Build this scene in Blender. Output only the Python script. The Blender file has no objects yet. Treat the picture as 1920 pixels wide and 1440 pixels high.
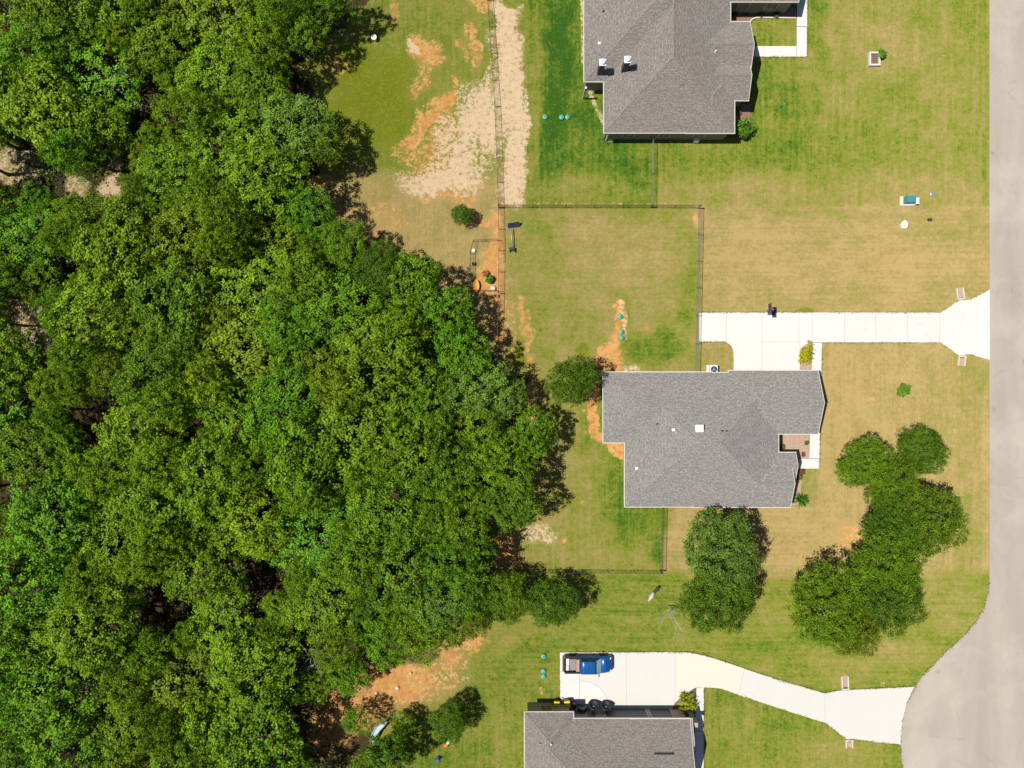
import bpy, math, random
import numpy as np
from mathutils import Vector, Matrix

# ------------------------------------------------------------------ camera, light, exposure
H, F = 77.0, 1280.0            # camera height (m) and focal length (photo pixels)
HE = 3.0                       # eave height of the houses
SUN_EL = math.radians(62)
scene = bpy.context.scene
cam_d = bpy.data.cameras.new('camera')
cam_d.sensor_width, cam_d.lens, cam_d.clip_end = 36.0, 24.0, 8000.0
cam = bpy.data.objects.new('camera', cam_d)
cam.location = (0, 0, H)
scene.collection.objects.link(cam)
scene.camera = cam
world = bpy.data.worlds.new('World'); scene.world = world; world.use_nodes = True
wn = world.node_tree
sky = wn.nodes.new('ShaderNodeTexSky'); sky.sky_type = 'NISHITA'; sky.sun_disc = False
sky.sun_elevation = SUN_EL; sky.sun_rotation = math.radians(-90)
wn.nodes['Background'].inputs['Strength'].default_value = 0.055
wn.links.new(sky.outputs[0], wn.nodes['Background'].inputs[0])
sun_d = bpy.data.lights.new('sun', 'SUN'); sun_d.energy = 5.0; sun_d.angle = math.radians(0.5)
sun_d.color = (1.0, 0.955, 0.87)
sun = bpy.data.objects.new('sun', sun_d)
sun.rotation_euler = (0, -(math.pi / 2 - SUN_EL), 0)     # from due west, shadows fall east
sun.location = (-40, 0, 90)
scene.collection.objects.link(sun)
vs = scene.view_settings
vs.view_transform = 'Standard'; vs.look = 'None'; vs.exposure = 0.32; vs.gamma = 1.0
scene.cycles.use_denoising = True
scene.cycles.max_bounces = 6; scene.cycles.transparent_max_bounces = 6

col = scene.collection
rnd = random.Random(7)

def G(px, py, z=0.0):
    s = (H - z) / F
    return ((px - 960) * s, -(py - 720) * s, z)

# ------------------------------------------------------------------ helpers
class MB:
    def __init__(s): s.v, s.f, s.m, s.uv = [], [], [], []
    def face(s, pts, mi=0, uv=None):
        b = len(s.v); s.v += [tuple(p) for p in pts]
        s.f.append(tuple(range(b, b + len(pts)))); s.m.append(mi)
        s.uv += list(uv) if uv else [(p[0], p[1]) for p in pts]
        return s
    def box(s, x0, x1, y0, y1, z0, z1, mi=0, M=None):
        P = [(x0,y0,z0),(x1,y0,z0),(x1,y1,z0),(x0,y1,z0),(x0,y0,z1),(x1,y0,z1),(x1,y1,z1),(x0,y1,z1)]
        if M is not None: P = [tuple(M @ Vector(p)) for p in P]
        for q in ((3,2,1,0),(4,5,6,7),(0,1,5,4),(1,2,6,5),(2,3,7,6),(3,0,4,7)):
            s.face([P[i] for i in q], mi)
        return s
    def frustum(s, c, z0, z1, a0, b0, a1, b1, mi=0, dx=0, dy=0):
        x, y = c
        P = [(x-a0,y-b0,z0),(x+a0,y-b0,z0),(x+a0,y+b0,z0),(x-a0,y+b0,z0)]
        x += dx; y += dy
        P += [(x-a1,y-b1,z1),(x+a1,y-b1,z1),(x+a1,y+b1,z1),(x-a1,y+b1,z1)]
        for q in ((3,2,1,0),(4,5,6,7),(0,1,5,4),(1,2,6,5),(2,3,7,6),(3,0,4,7)):
            s.face([P[i] for i in q], mi)
        return s
    def tube(s, pts, rad, n=6, mi=0, cap=True):
        pts = [Vector(p) for p in pts]
        if not hasattr(rad, '__len__'): rad = [rad] * len(pts)
        rings = []
        for i, p in enumerate(pts):
            d = (pts[min(i+1, len(pts)-1)] - pts[max(i-1, 0)])
            d = d.normalized() if d.length > 1e-9 else Vector((0,0,1))
            a = d.orthogonal().normalized() if abs(d.z) < .95 else d.cross(Vector((1,0,0))).normalized()
            if abs(d.z) < .95: a = d.cross(Vector((0,0,1))).normalized()
            b = d.cross(a)
            rings.append([p + rad[i] * (math.cos(2*math.pi*k/n) * a + math.sin(2*math.pi*k/n) * b) for k in range(n)])
        for r0, r1 in zip(rings, rings[1:]):
            for k in range(n):
                s.face([r0[k], r0[(k+1) % n], r1[(k+1) % n], r1[k]], mi)
        if cap:
            s.face(list(reversed(rings[0])), mi); s.face(rings[-1], mi)
        return s
    def lathe(s, prof, c=(0,0,0), n=24, mi=0, M=None):
        R = []
        for r, z in prof:
            R.append([Vector((r*math.cos(2*math.pi*k/n), r*math.sin(2*math.pi*k/n), z)) for k in range(n)])
        R = [[(M @ p if M is not None else p) + Vector(c) for p in ring] for ring in R]
        for r0, r1 in zip(R, R[1:]):
            for k in range(n):
                s.face([r0[k], r0[(k+1) % n], r1[(k+1) % n], r1[k]], mi)
        s.face(list(reversed(R[0])), mi); s.face(R[-1], mi)
        return s
    def prism(s, poly, z0, z1, mi=0):
        poly = list(poly)
        a = sum(poly[i][0]*poly[(i+1) % len(poly)][1] - poly[(i+1) % len(poly)][0]*poly[i][1] for i in range(len(poly)))
        if a < 0: poly.reverse()
        s.face([(p[0], p[1], z1) for p in poly], mi)
        for i in range(len(poly)):
            p, q = poly[i], poly[(i+1) % len(poly)]
            s.face([(p[0],p[1],z0),(q[0],q[1],z0),(q[0],q[1],z1),(p[0],p[1],z1)], mi)
        return s
    def build(s, name, mats, parent=None, smooth=False, weld=True, origin=None):
        me = bpy.data.meshes.new(name)
        v = s.v
        if origin is not None: v = [(p[0]-origin[0], p[1]-origin[1], p[2]-origin[2]) for p in v]
        me.from_pydata(v, [], s.f)
        ul = me.uv_layers.new(name='UVMap')
        ul.data.foreach_set('uv', np.array(s.uv, dtype=np.float32).ravel())
        if not isinstance(mats, (list, tuple)): mats = [mats]
        for m in mats: me.materials.append(m)
        me.polygons.foreach_set('material_index', s.m)
        if weld:
            import bmesh
            bm = bmesh.new(); bm.from_mesh(me)
            bmesh.ops.remove_doubles(bm, verts=bm.verts, dist=1e-5)
            bm.to_mesh(me); bm.free()
        if smooth: me.polygons.foreach_set('use_smooth', [True] * len(me.polygons))
        me.update()
        o = bpy.data.objects.new(name, me); col.objects.link(o)
        if origin is not None: o.location = origin
        if parent is not None: o.parent = parent
        return o

def tag(o, label, cat, group=None):
    o['label'] = label; o['category'] = cat
    if group: o['group'] = group
    return o
def thing(name, label, cat, loc=(0,0,0), rz=0.0, group=None):
    o = bpy.data.objects.new(name, None); o.empty_display_size = .3
    o.location = loc; o.rotation_euler = (0, 0, rz); col.objects.link(o)
    return tag(o, label, cat, group)
def struct(o, kind='structure'):
    o['kind'] = kind; return o
def dup(root, loc=None, rz=None, scale=None, label=None, color=None):
    r = root.copy(); col.objects.link(r)
    if loc is not None: r.location = loc
    if rz is not None: r.rotation_euler = (0, 0, rz)
    if scale is not None: r.scale = scale
    if label: r['label'] = label
    for ch in list(root.children):
        c = ch.copy(); col.objects.link(c); c.parent = r
        if color is not None: c.color = color
        for g in ch.children:
            d = g.copy(); col.objects.link(d); d.parent = c
    return r

# ------------------------------------------------------------------ materials
def new_mat(name):
    m = bpy.data.materials.new(name); m.use_nodes = True
    nt = m.node_tree; return m, nt, nt.nodes['Principled BSDF']
def N(nt, t, **kw):
    n = nt.nodes.new(t)
    for k, v in kw.items(): setattr(n, k, v)
    return n
def setin(nt, n, i, v):
    if isinstance(v, bpy.types.NodeSocket): nt.links.new(v, n.inputs[i])
    elif v is not None: n.inputs[i].default_value = v
def mix(nt, fac, a, b, blend='MIX'):
    n = N(nt, 'ShaderNodeMix', data_type='RGBA', blend_type=blend)
    setin(nt, n, 0, fac)
    setin(nt, n, 6, a if isinstance(a, bpy.types.NodeSocket) else (*a, 1))
    setin(nt, n, 7, b if isinstance(b, bpy.types.NodeSocket) else (*b, 1))
    return n.outputs[2]
def math_(nt, op, a, b=None, c=None):
    n = N(nt, 'ShaderNodeMath', operation=op)
    setin(nt, n, 0, a); setin(nt, n, 1, b); setin(nt, n, 2, c); return n.outputs[0]
def noise(nt, scale, vec=None, detail=3, rough=.55):
    n = N(nt, 'ShaderNodeTexNoise'); n.inputs['Scale'].default_value = scale
    n.inputs['Detail'].default_value = detail; n.inputs['Roughness'].default_value = rough
    if vec is not None: nt.links.new(vec, n.inputs['Vector'])
    return n.outputs['Fac']
def rng(nt, v, a, b, lo=0.0, hi=1.0, smooth=False):
    n = N(nt, 'ShaderNodeMapRange'); n.interpolation_type = 'SMOOTHSTEP' if smooth else 'LINEAR'
    setin(nt, n, 0, v); n.inputs[1].default_value = a; n.inputs[2].default_value = b
    n.inputs[3].default_value = lo; n.inputs[4].default_value = hi; return n.outputs[0]
def bump(nt, bs, h, strength=.4, dist=.03):
    b = N(nt, 'ShaderNodeBump'); b.inputs['Strength'].default_value = strength; b.inputs['Distance'].default_value = dist
    nt.links.new(h, b.inputs['Height']); nt.links.new(b.outputs[0], bs.inputs['Normal'])
def simple(name, c, rough=.6, var=.15, scale=6.0, metal=0.0, spec=None, bmp=0.0):
    m, nt, bs = new_mat(name)
    geo = N(nt, 'ShaderNodeNewGeometry').outputs['Position']
    f = noise(nt, scale, geo, 4)
    nt.links.new(mix(nt, f, tuple(x*(1-var*1.6) for x in c), tuple(min(1, x*(1+var*1.6)) for x in c)), bs.inputs['Base Color'])
    bs.inputs['Roughness'].default_value = rough; bs.inputs['Metallic'].default_value = metal
    if spec is not None: bs.inputs['Specular IOR Level'].default_value = spec
    if bmp: bump(nt, bs, f, bmp)
    return m

def mat_concrete(name, c, stain=(.42,.36,.29), amt=.35):
    m, nt, bs = new_mat(name)
    geo = N(nt, 'ShaderNodeNewGeometry').outputs['Position']
    a = noise(nt, .22, geo, 5, .6); b = noise(nt, 1.6, geo, 5, .6); g = noise(nt, 9, geo, 3)
    st = math_(nt, 'MULTIPLY', rng(nt, a, .45, .75, smooth=True), rng(nt, b, .3, .7))
    c1 = mix(nt, math_(nt, 'MULTIPLY', st, amt), c, stain)
    c2 = mix(nt, rng(nt, g, .3, .7, 0, .16), c1, tuple(x*.72 for x in c))
    nt.links.new(c2, bs.inputs['Base Color']); bs.inputs['Roughness'].default_value = .85
    bump(nt, bs, g, .15, .01)
    return m
def mat_road():
    m, nt, bs = new_mat('road_paving')
    geo = N(nt, 'ShaderNodeNewGeometry').outputs['Position']
    mp = N(nt, 'ShaderNodeMapping'); mp.inputs['Scale'].default_value = (1, .16, 1); nt.links.new(geo, mp.inputs[0])
    a = noise(nt, .35, mp.outputs[0], 4, .6); b = noise(nt, .9, geo, 6, .65); g = noise(nt, 30, geo, 2)
    c = mix(nt, rng(nt, a, .3, .7), (.30,.262,.222), (.385,.335,.278))
    c = mix(nt, rng(nt, b, .52, .72, 0, .5), c, (.30,.27,.25))
    c = mix(nt, rng(nt, g, .3, .7, 0, .3), c, (.24,.21,.19))
    wv = N(nt, 'ShaderNodeVectorMath', operation='ADD'); nz = N(nt, 'ShaderNodeTexNoise'); nz.inputs['Scale'].default_value = .8; nt.links.new(geo, nz.inputs['Vector'])
    nt.links.new(geo, wv.inputs[0]); nt.links.new(nz.outputs['Color'], wv.inputs[1])
    vo = N(nt, 'ShaderNodeTexVoronoi', feature='DISTANCE_TO_EDGE'); vo.inputs['Scale'].default_value = .16; nt.links.new(wv.outputs[0], vo.inputs['Vector'])
    c = mix(nt, math_(nt, 'MULTIPLY', rng(nt, vo.outputs['Distance'], .0, .012, .22, 0), rng(nt, b, .4, .6)), c, (.12,.105,.095))
    v2 = N(nt, 'ShaderNodeTexVoronoi'); v2.inputs['Scale'].default_value = .23; nt.links.new(wv.outputs[0], v2.inputs['Vector'])
    c = mix(nt, rng(nt, v2.outputs['Distance'], .03, .09, .5, 0), c, (.14,.125,.115))
    e2 = noise(nt, .12, geo, 4, .6); c = mix(nt, rng(nt, e2, .5, .62, 0, .35), c, (.44,.395,.335))
    nt.links.new(c, bs.inputs['Base Color']); bs.inputs['Roughness'].default_value = .9
    bump(nt, bs, g, .2, .01); return m
def mat_shingle(name, c, warm):
    m, nt, bs = new_mat(name)
    uv = N(nt, 'ShaderNodeTexCoord').outputs['UV']
    br = N(nt, 'ShaderNodeTexBrick'); nt.links.new(uv, br.inputs['Vector'])
    br.offset = .5; br.inputs['Scale'].default_value = 1.0
    br.inputs['Brick Width'].default_value = .34; br.inputs['Row Height'].default_value = .15
    br.inputs['Mortar Size'].default_value = .018; br.inputs['Bias'].default_value = .0
    br.inputs['Color1'].default_value = (*[x*.8 for x in c], 1); br.inputs['Color2'].default_value = (*[x*1.22 for x in c], 1)
    br.inputs['Mortar'].default_value = (*[x*.62 for x in c], 1)
    mp = N(nt, 'ShaderNodeMapping'); mp.inputs['Scale'].default_value = (1, 1.9, 1); nt.links.new(uv, mp.inputs[0])
    n1 = noise(nt, 3.2, mp.outputs[0], 4, .75); n2 = noise(nt, .25, uv, 3); n3 = noise(nt, 4.2, mp.outputs[0], 3, .85)
    cc = mix(nt, rng(nt, n2, .35, .65, 0, .6), br.outputs['Color'], warm, 'MULTIPLY')
    cc = mix(nt, rng(nt, n1, .49, .62, 0, .6), cc, tuple(x*.5 for x in c))
    cc = mix(nt, rng(nt, n3, .53, .63, 0, .7), cc, tuple(x*1.9 for x in c))
    nt.links.new(cc, bs.inputs['Base Color']); bs.inputs['Roughness'].default_value = .9; bs.inputs['Diffuse Roughness'].default_value = .45
    bump(nt, bs, n3, .6, .02); return m
def mat_brick(name, a, b):
    m, nt, bs = new_mat(name)
    tc = N(nt, 'ShaderNodeNewGeometry').outputs['Position']
    sx = N(nt, 'ShaderNodeSeparateXYZ'); nt.links.new(tc, sx.inputs[0])
    cx = N(nt, 'ShaderNodeCombineXYZ')
    nt.links.new(math_(nt, 'ADD', sx.outputs[0], sx.outputs[1]), cx.inputs[0]); nt.links.new(sx.outputs[2], cx.inputs[1])
    br = N(nt, 'ShaderNodeTexBrick'); nt.links.new(cx.outputs[0], br.inputs['Vector']); br.inputs['Scale'].default_value = 1
    br.inputs['Brick Width'].default_value = .22; br.inputs['Row Height'].default_value = .075; br.inputs['Mortar Size'].default_value = .008
    br.inputs['Color1'].default_value = (*a, 1); br.inputs['Color2'].default_value = (*b, 1); br.inputs['Mortar'].default_value = (.45,.42,.38,1)
    nt.links.new(br.outputs[0], bs.inputs['Base Color']); bs.inputs['Roughness'].default_value = .85; return m

def mat_leaf(name='leaf_foliage', trans=.22, lo=.42, hi=1.45):
    m = bpy.data.materials.new(name); m.use_nodes = True; nt = m.node_tree
    bs = nt.nodes['Principled BSDF']; out = nt.nodes['Material Output']
    oi = N(nt, 'ShaderNodeObjectInfo'); at = N(nt, 'ShaderNodeAttribute', attribute_name='tone')
    v = rng(nt, at.outputs['Fac'], 0, 1, lo, hi)
    vm = N(nt, 'ShaderNodeVectorMath', operation='SCALE'); nt.links.new(oi.outputs['Color'], vm.inputs[0]); nt.links.new(v, vm.inputs['Scale'])
    yel = mix(nt, rng(nt, at.outputs['Fac'], .62, 1.0, 0, .35), vm.outputs[0], (.22,.25,.01))
    nt.links.new(yel, bs.inputs['Base Color']); bs.inputs['Roughness'].default_value = .5
    bs.inputs['Specular IOR Level'].default_value = .12
    tr = N(nt, 'ShaderNodeBsdfTranslucent'); nt.links.new(mix(nt, .35, yel, (.16,.24,.01)), tr.inputs['Color'])
    mx = N(nt, 'ShaderNodeMixShader'); mx.inputs[0].default_value = trans
    nt.links.new(bs.outputs[0], mx.inputs[1]); nt.links.new(tr.outputs[0], mx.inputs[2]); nt.links.new(mx.outputs[0], out.inputs['Surface'])
    return m

M = {}
M['leaf'] = mat_leaf(trans=.12, lo=.24, hi=1.65)
M['bark'] = simple('bark', (.075,.06,.047), .9, .3, 8, bmp=.5)
M['deadwood'] = simple('bleached_deadwood', (.42,.39,.35), .85, .25, 5)
M['darkwood'] = simple('charred_wood', (.035,.03,.028), .9, .25, 5)
M['concrete'] = mat_concrete('fresh_concrete', (.55,.54,.52))
M['concrete_grey'] = mat_concrete('grey_concrete', (.515,.505,.47), amt=.25)
M['concrete_cream'] = mat_concrete('cream_concrete', (.57,.515,.44), amt=.2)
M['joint'] = mat_concrete('joint_filler', (.4,.385,.36))
M['old_concrete'] = mat_concrete('old_concrete', (.55,.5,.43))
M['road'] = mat_road()
M['shingle_a'] = mat_shingle('grey_shingles', (.212,.200,.191), (.93,.93,.95))
M['shingle_b'] = mat_shingle('warm_grey_shingles', (.192,.174,.161), (1.0,.95,.92))
M['trim'] = simple('cream_trim', (.5,.48,.42), .6, .05)
M['brick_dark'] = mat_brick('dark_brick', (.10,.075,.06), (.16,.12,.1))
M['brick_tan'] = mat_brick('tan_brick', (.28,.22,.16), (.36,.29,.22))
M['siding'] = simple('grey_siding', (.2,.19,.18), .8, .1)
M['glass'] = simple('dark_window_glass', (.02,.025,.03), .08, .1)
M['door'] = simple('dark_painted_door', (.07,.075,.085), .5, .1)
M['white'] = simple('white_paint', (.8,.79,.77), .5, .05)
M['galv'] = simple('galvanised_steel', (.38,.4,.42), .45, .12, 3, metal=.6)
M['blackmetal'] = simple('black_metal', (.018,.018,.02), .45, .2)
M['black_plastic'] = simple('black_plastic', (.02,.021,.026), .4, .2)
M['yellow'] = simple('yellow_plastic', (.72,.5,.015), .4, .08)
M['teal'] = simple('teal_plastic', (.07,.3,.2), .5, .12)
M['tealbox'] = simple('teal_painted_steel', (.04,.2,.22), .45, .1)
M['mulch'] = simple('red_brown_mulch', (.2,.115,.085), .95, .45, 9, bmp=.8)
M['mulch_pale'] = simple('faded_mulch', (.36,.25,.19), .95, .35, 7, bmp=.8)
M['orange'] = simple('orange_plastic', (.75,.28,.03), .5, .1)
M['red'] = simple('orange_red_plastic', (.72,.12,.04), .5, .1)
M['lime'] = simple('pale_green_plastic', (.3,.68,.3), .5, .1)
M['bluetoy'] = simple('blue_plastic', (.03,.14,.4), .4, .1)
M['palesheet'] = simple('pale_blue_sheet', (.36,.42,.46), .4, .15, 3)
M['rubber'] = simple('tyre_rubber', (.015,.015,.016), .8, .2)
M['darkwire'] = simple('dark_coated_steel', (.06,.06,.06), .5, .15, 3, metal=.3)
M['greywire'] = simple('weathered_steel', (.2,.215,.215), .55, .15, 3, metal=.4)
M['chrome'] = simple('chrome', (.6,.6,.62), .18, .05, metal=1)
def mat_paint(name, c):
    m, nt, bs = new_mat(name)
    geo = N(nt, 'ShaderNodeNewGeometry').outputs['Position']
    nt.links.new(mix(nt, noise(nt, 3, geo), tuple(x*.9 for x in c), tuple(x*1.1 for x in c)), bs.inputs['Base Color'])
    bs.inputs['Roughness'].default_value = .3; bs.inputs['Metallic'].default_value = .2
    bs.inputs['Coat Weight'].default_value = .3; bs.inputs['Coat Roughness'].default_value = .25
    return m
M['bluepaint'] = mat_paint('blue_car_paint', (.007,.082,.29))
M['windscreen'] = simple('windscreen_glass', (.3,.48,.5), .1, .12, 2)
M['navy'] = simple('navy_board', (.03,.035,.09), .35, .2)
M['pinkcloth'] = simple('pale_pink_cloth', (.62,.36,.42), .8, .25, 4)
M['whitecloth'] = simple('lavender_cloth', (.56,.55,.66), .8, .1)
M['cardboard'] = simple('brown_cargo_board', (.33,.22,.17), .8, .25, 3)
M['greycargo'] = simple('grey_cargo_mat', (.22,.2,.2), .8, .25, 4)
M['rust'] = simple('orange_rusty_trough', (.62,.27,.05), .7, .2, 4)

# ------------------------------------------------------------------ ground (one sheet to the horizon)
def fbm(X, Y, scale, seed, octv=4):
    r = np.random.RandomState(seed); out = np.zeros_like(X); amp = 1.0; tot = 0
    for o in range(octv):
        n = 256; g = r.rand(n, n).astype(np.float32)
        u = X / scale * (2 ** o) + 37.3 * o; v = Y / scale * (2 ** o) + 11.7 * o
        iu = np.floor(u).astype(int); iv = np.floor(v).astype(int); fu = u - iu; fv = v - iv
        fu = fu*fu*(3-2*fu); fv = fv*fv*(3-2*fv)
        a = g[iv % n, iu % n]; b = g[iv % n, (iu+1) % n]; c = g[(iv+1) % n, iu % n]; d = g[(iv+1) % n, (iu+1) % n]
        out += amp * (a*(1-fu)*(1-fv) + b*fu*(1-fv) + c*(1-fu)*fv + d*fu*fv); tot += amp; amp *= .5
    return out / tot
def sstep(a, b, x):
    t = np.clip((x - a) / (b - a), 0, 1); return t*t*(3-2*t)
def in_poly(X, Y, poly):
    ins = np.zeros(X.shape, bool); n = len(poly)
    for i in range(n):
        x1, y1 = poly[i]; x2, y2 = poly[(i+1) % n]
        if y1 == y2: continue
        c = ((Y < y1) != (Y < y2)) & (X < (x2-x1) * (Y-y1) / (y2-y1) + x1)
        ins ^= c
    return ins

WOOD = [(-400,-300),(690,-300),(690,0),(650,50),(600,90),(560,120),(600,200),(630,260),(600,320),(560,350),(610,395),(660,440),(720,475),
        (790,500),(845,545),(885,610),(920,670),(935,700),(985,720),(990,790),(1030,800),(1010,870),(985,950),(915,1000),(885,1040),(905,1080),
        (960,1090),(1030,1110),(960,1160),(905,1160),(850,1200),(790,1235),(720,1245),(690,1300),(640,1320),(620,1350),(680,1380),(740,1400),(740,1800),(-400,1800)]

def ground():
    xs = [-3500,-1800,-900,-500,-320,-230,-170,-130,-100,-85,-75] + list(np.arange(-68, 68.01, .22)) + [75,85,100,130,170,230,320,500,900,1800,3500]
    ys = [-3500,-1800,-900,-500,-320,-230,-170,-130,-100,-80,-65] + list(np.arange(-54, 54.01, .22)) + [65,80,100,130,170,230,320,500,900,1800,3500]
    xs, ys = np.array(xs), np.array(ys)
    WX, WY = np.meshgrid(xs, ys)
    X = WX * F / H + 960; Y = -WY * F / H + 720
    wx = X + (fbm(X, Y, 60, 1) - .5) * 46 + (fbm(X, Y, 14, 2, 2) - .5) * 12
    wy = Y + (fbm(X, Y, 60, 3) - .5) * 46 + (fbm(X, Y, 14, 4, 2) - .5) * 12
    n_big = fbm(X, Y, 170, 5); n_mid = fbm(X, Y, 45, 6); n_sm = fbm(X, Y, 16, 7, 3)
    def blob(cx, cy, rx, ry, ang=0, soft=.45, warp=True):
        a, b = (wx, wy) if warp else (X, Y)
        c, s = math.cos(math.radians(ang)), math.sin(math.radians(ang))
        u = ((a-cx)*c + (b-cy)*s) / rx; v = (-(a-cx)*s + (b-cy)*c) / ry
        return 1 - sstep(1-soft, 1+soft, np.sqrt(u*u + v*v))
    def box(x0, x1, y0, y1, e=4.0):
        return sstep(x0-e, x0+e, X) * (1-sstep(x1-e, x1+e, X)) * sstep(y0-e, y0+e, Y) * (1-sstep(y1-e, y1+e, Y))
    def line(pts, w, warp=True):
        a, b = (wx, wy) if warp else (X, Y); d = np.full(X.shape, 1e9)
        for (x1, y1), (x2, y2) in zip(pts, pts[1:]):
            t = np.clip(((a-x1)*(x2-x1)+(b-y1)*(y2-y1)) / ((x2-x1)**2+(y2-y1)**2), 0, 1)
            d = np.minimum(d, np.hypot(a-x1-t*(x2-x1), b-y1-t*(y2-y1)))
        return 1 - sstep(w*.5, w*1.5, d)
    def lay(a, m, v): return a*(1-m) + v*m
    # --- greenness of the grass, 0 dry tan .. 1 deep green
    L = np.full(X.shape, .42)
    L = lay(L, box(1225, 1860, -200, 385, 14), .53)
    L = lay(L, blob(1450,200,90,110), .66); L = lay(L, blob(1560,60,60,150)*.6, .36); L = lay(L, blob(1800,180,60,200)*.6, .42)
    L = lay(L, blob(1260,300,150,40)*.7, .68); L = lay(L, blob(1650,90,80,50)*.6,.30); L = lay(L, blob(1740,370,45,16), .7)
    L = lay(L, blob(1530,30,16,140)*.8, .75)
    L = lay(L, box(1225, 1860, 330, 388, 30)*.8, .28)
    L = lay(L, box(1314, 1860, 385, 586, 6), .11)
    L = lay(L, blob(1760,430,130,34)*.6, .36); L = lay(L, blob(1480,395,260,12)*.6, .4); L = lay(L, blob(1600,560,200,24)*.5,.26)
    L = lay(L, box(1535, 1860, 640, 1078, 8), .10)
    L = lay(L, blob(1820,900,30,260)*.7, .34); L = lay(L, blob(1790,700,60,40)*.5,.3)
    L = lay(L, box(1240, 1540, 950, 1078, 6), .12)
    L = lay(L, box(1311, 1376, 640, 700, 3), .25)
    L = lay(L, box(-300, 1860, 1076, 1900, 14) * (X > 880), .54)
    L = lay(L, blob(1780,1120,90,60)*.7, .34); L = lay(L, blob(1650,1230,110,40)*.6, .38); L = lay(L, blob(1450,1210,140,24)*.7, .66)
    L = lay(L, box(1322, 1720, 1290, 1900, 5), .64); L = lay(L, blob(1600,1420,110,40)*.7, .4)
    L = lay(L, box(880, 1050, 1180, 1900, 20), .62); L = lay(L, blob(960,1180,70,30)*.7,.42); L = lay(L, blob(930,1290,24,200)*.6,.5)
    L = lay(L, blob(830,1400,110,60), .68)
    L = lay(L, box(940, 1312, 390, 700, 5), .36)
    L = lay(L, blob(1010,560,40,150)*.8, .44); L = lay(L, blob(1230,650,60,34), .78); L = lay(L, blob(1165,585,14,40), .6)
    L = lay(L, blob(1290,560,18,110)*.8, .58); L = lay(L, blob(1000,420,60,20)*.7, .5); L = lay(L, blob(1150,470,110,60)*.7, .24)
    L = lay(L, box(940, 1240, 700, 1070, 6), .42)
    L = lay(L, blob(1190,930,60,90), .72); L = lay(L, blob(1130,830,50,60)*.9, .66); L = lay(L, blob(1060,950,40,120)*.7, .4)
    L = lay(L, blob(1230,1020,10,60), .74)
    L = lay(L, box(985, 1224, -200, 388, 10), .70)
    L = lay(L, blob(1050,130,34,140), 1.0); L = lay(L, blob(1030,270,44,60), .97); L = lay(L, blob(1110,240,60,70)*.8, .9); L = lay(L, blob(1110,350,90,26)*.9, .48)
    L = lay(L, blob(1160,310,60,26)*.8, .78)
    L = lay(L, blob(1000,200,14,200)*.7, .55)
    L = lay(L, box(560, 936, -200, 330, 30), .52)
    L = lay(L, box(560, 942, 330, 720, 26), .16)
    L = np.clip(L + (n_big-.5)*.26 + (n_mid-.5)*.24 + (n_sm-.5)*.14, 0, 1)
    # mowing stripes: real bands of bent grass
    vx = fbm(X, Y*.14, 13, 31, 3)-.5; hy = fbm(X*.12, Y, 12, 32, 3)-.5; hz_ = fbm(X*.12, Y, 17, 33, 2)-.5
    st = vx * (box(1380, 1850, -200, 380, 20)*.2 + box(1540, 1850, 650, 1078, 10)*.22 + box(1090, 1240, 840, 1070, 10)*.3)
    st = st + hy * (box(1314, 1850, 390, 586, 10)*.22 + box(1000, 1860, 1076, 1300, 10)*.2 + box(945, 1310, 395, 690, 8)*.12) + hz_*box(1240, 1540, 950, 1078, 8)*.3
    L = np.clip(L + st, 0, 1)
    # --- bright mossy olive grass in the western yard
    B = blob(705,190,92,108,0,.75)*.85 + blob(660,120,30,30)*.5 + blob(1082,652,14,12) + blob(960,665,22,34)*.8 + blob(1510,580,22,8)*.8 + blob(1640,1205,14,6)*.6
    B = np.clip(B, 0, 1)
    # --- orange soil
    O = (blob(782,92,22,34)*.8 + blob(805,105,18,30)*.62 + line([(850,80),(862,110)], 6)*.45 + line([(852,150),(858,175),(838,200)], 9)*.45 + line([(835,190),(800,215)],14)*.5 + line([(795,210),(770,255)],13)*.62 + blob(760,280,30,24)*.45 + blob(880,100,10,24)*.42 + blob(870,60,8,20)*.4
         + blob(735,20,14,26)*.6 + blob(600,345,34,20) + blob(640,125,24,24)*.5 + blob(785,150,14,20)*.45 + line([(885,50),(890,90)],5)*.7 + blob(905,10,24,16)*.8
         + box(921, 944, 395, 640, 5)*.8 + blob(915,500,22,44)*.95 + blob(885,400,40,30)*.35 + line([(1160,575),(1158,620),(1145,680)],11)*.85 + blob(1140,680,26,26)
         + line([(1100,720),(1110,770),(1125,820),(1160,850)], 12)*.95 + blob(1150,840,20,16) + line([(975,560),(982,620),(978,660),(992,700)],7)*.65
         + blob(950,1035,30,30) + blob(985,760,30,36)*.8 + blob(720,1280,70,50)*.85 + blob(800,1265,70,44)*.55 + blob(660,1330,50,60) + blob(860,1200,40,44)*.6
         + blob(610,1360,40,70)*.9 + blob(880,1180,30,30)*.5 + blob(1600,1010,24,20)*.6 + blob(1640,760,10,5)*.7 + blob(1645,735,10,5)*.5 + blob(895,420,14,8)*.7
         + blob(1088,775,7,6)*.8 + blob(1098,812,5,4)*.8 + blob(1095,938,5,6)*.7 + blob(1050,1012,6,4)*.8 + blob(1305,420,6,22)*.7 + box(945,1300,377,386,4)*.35 + blob(1660,1278,6,4)*.9
         + blob(840,170,80,150)*.2 + blob(740,330,110,40)*.22 + blob(835,285,46,80)*.5 + blob(905,300,30,60)*.35 + blob(850,360,60,24)*.45 + blob(700,420,90,40)*.4 + box(942,970,560,700,8)*.4 + blob(1010,1305,5,10)*.6)
    O = np.clip(O, 0, 1)
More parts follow.
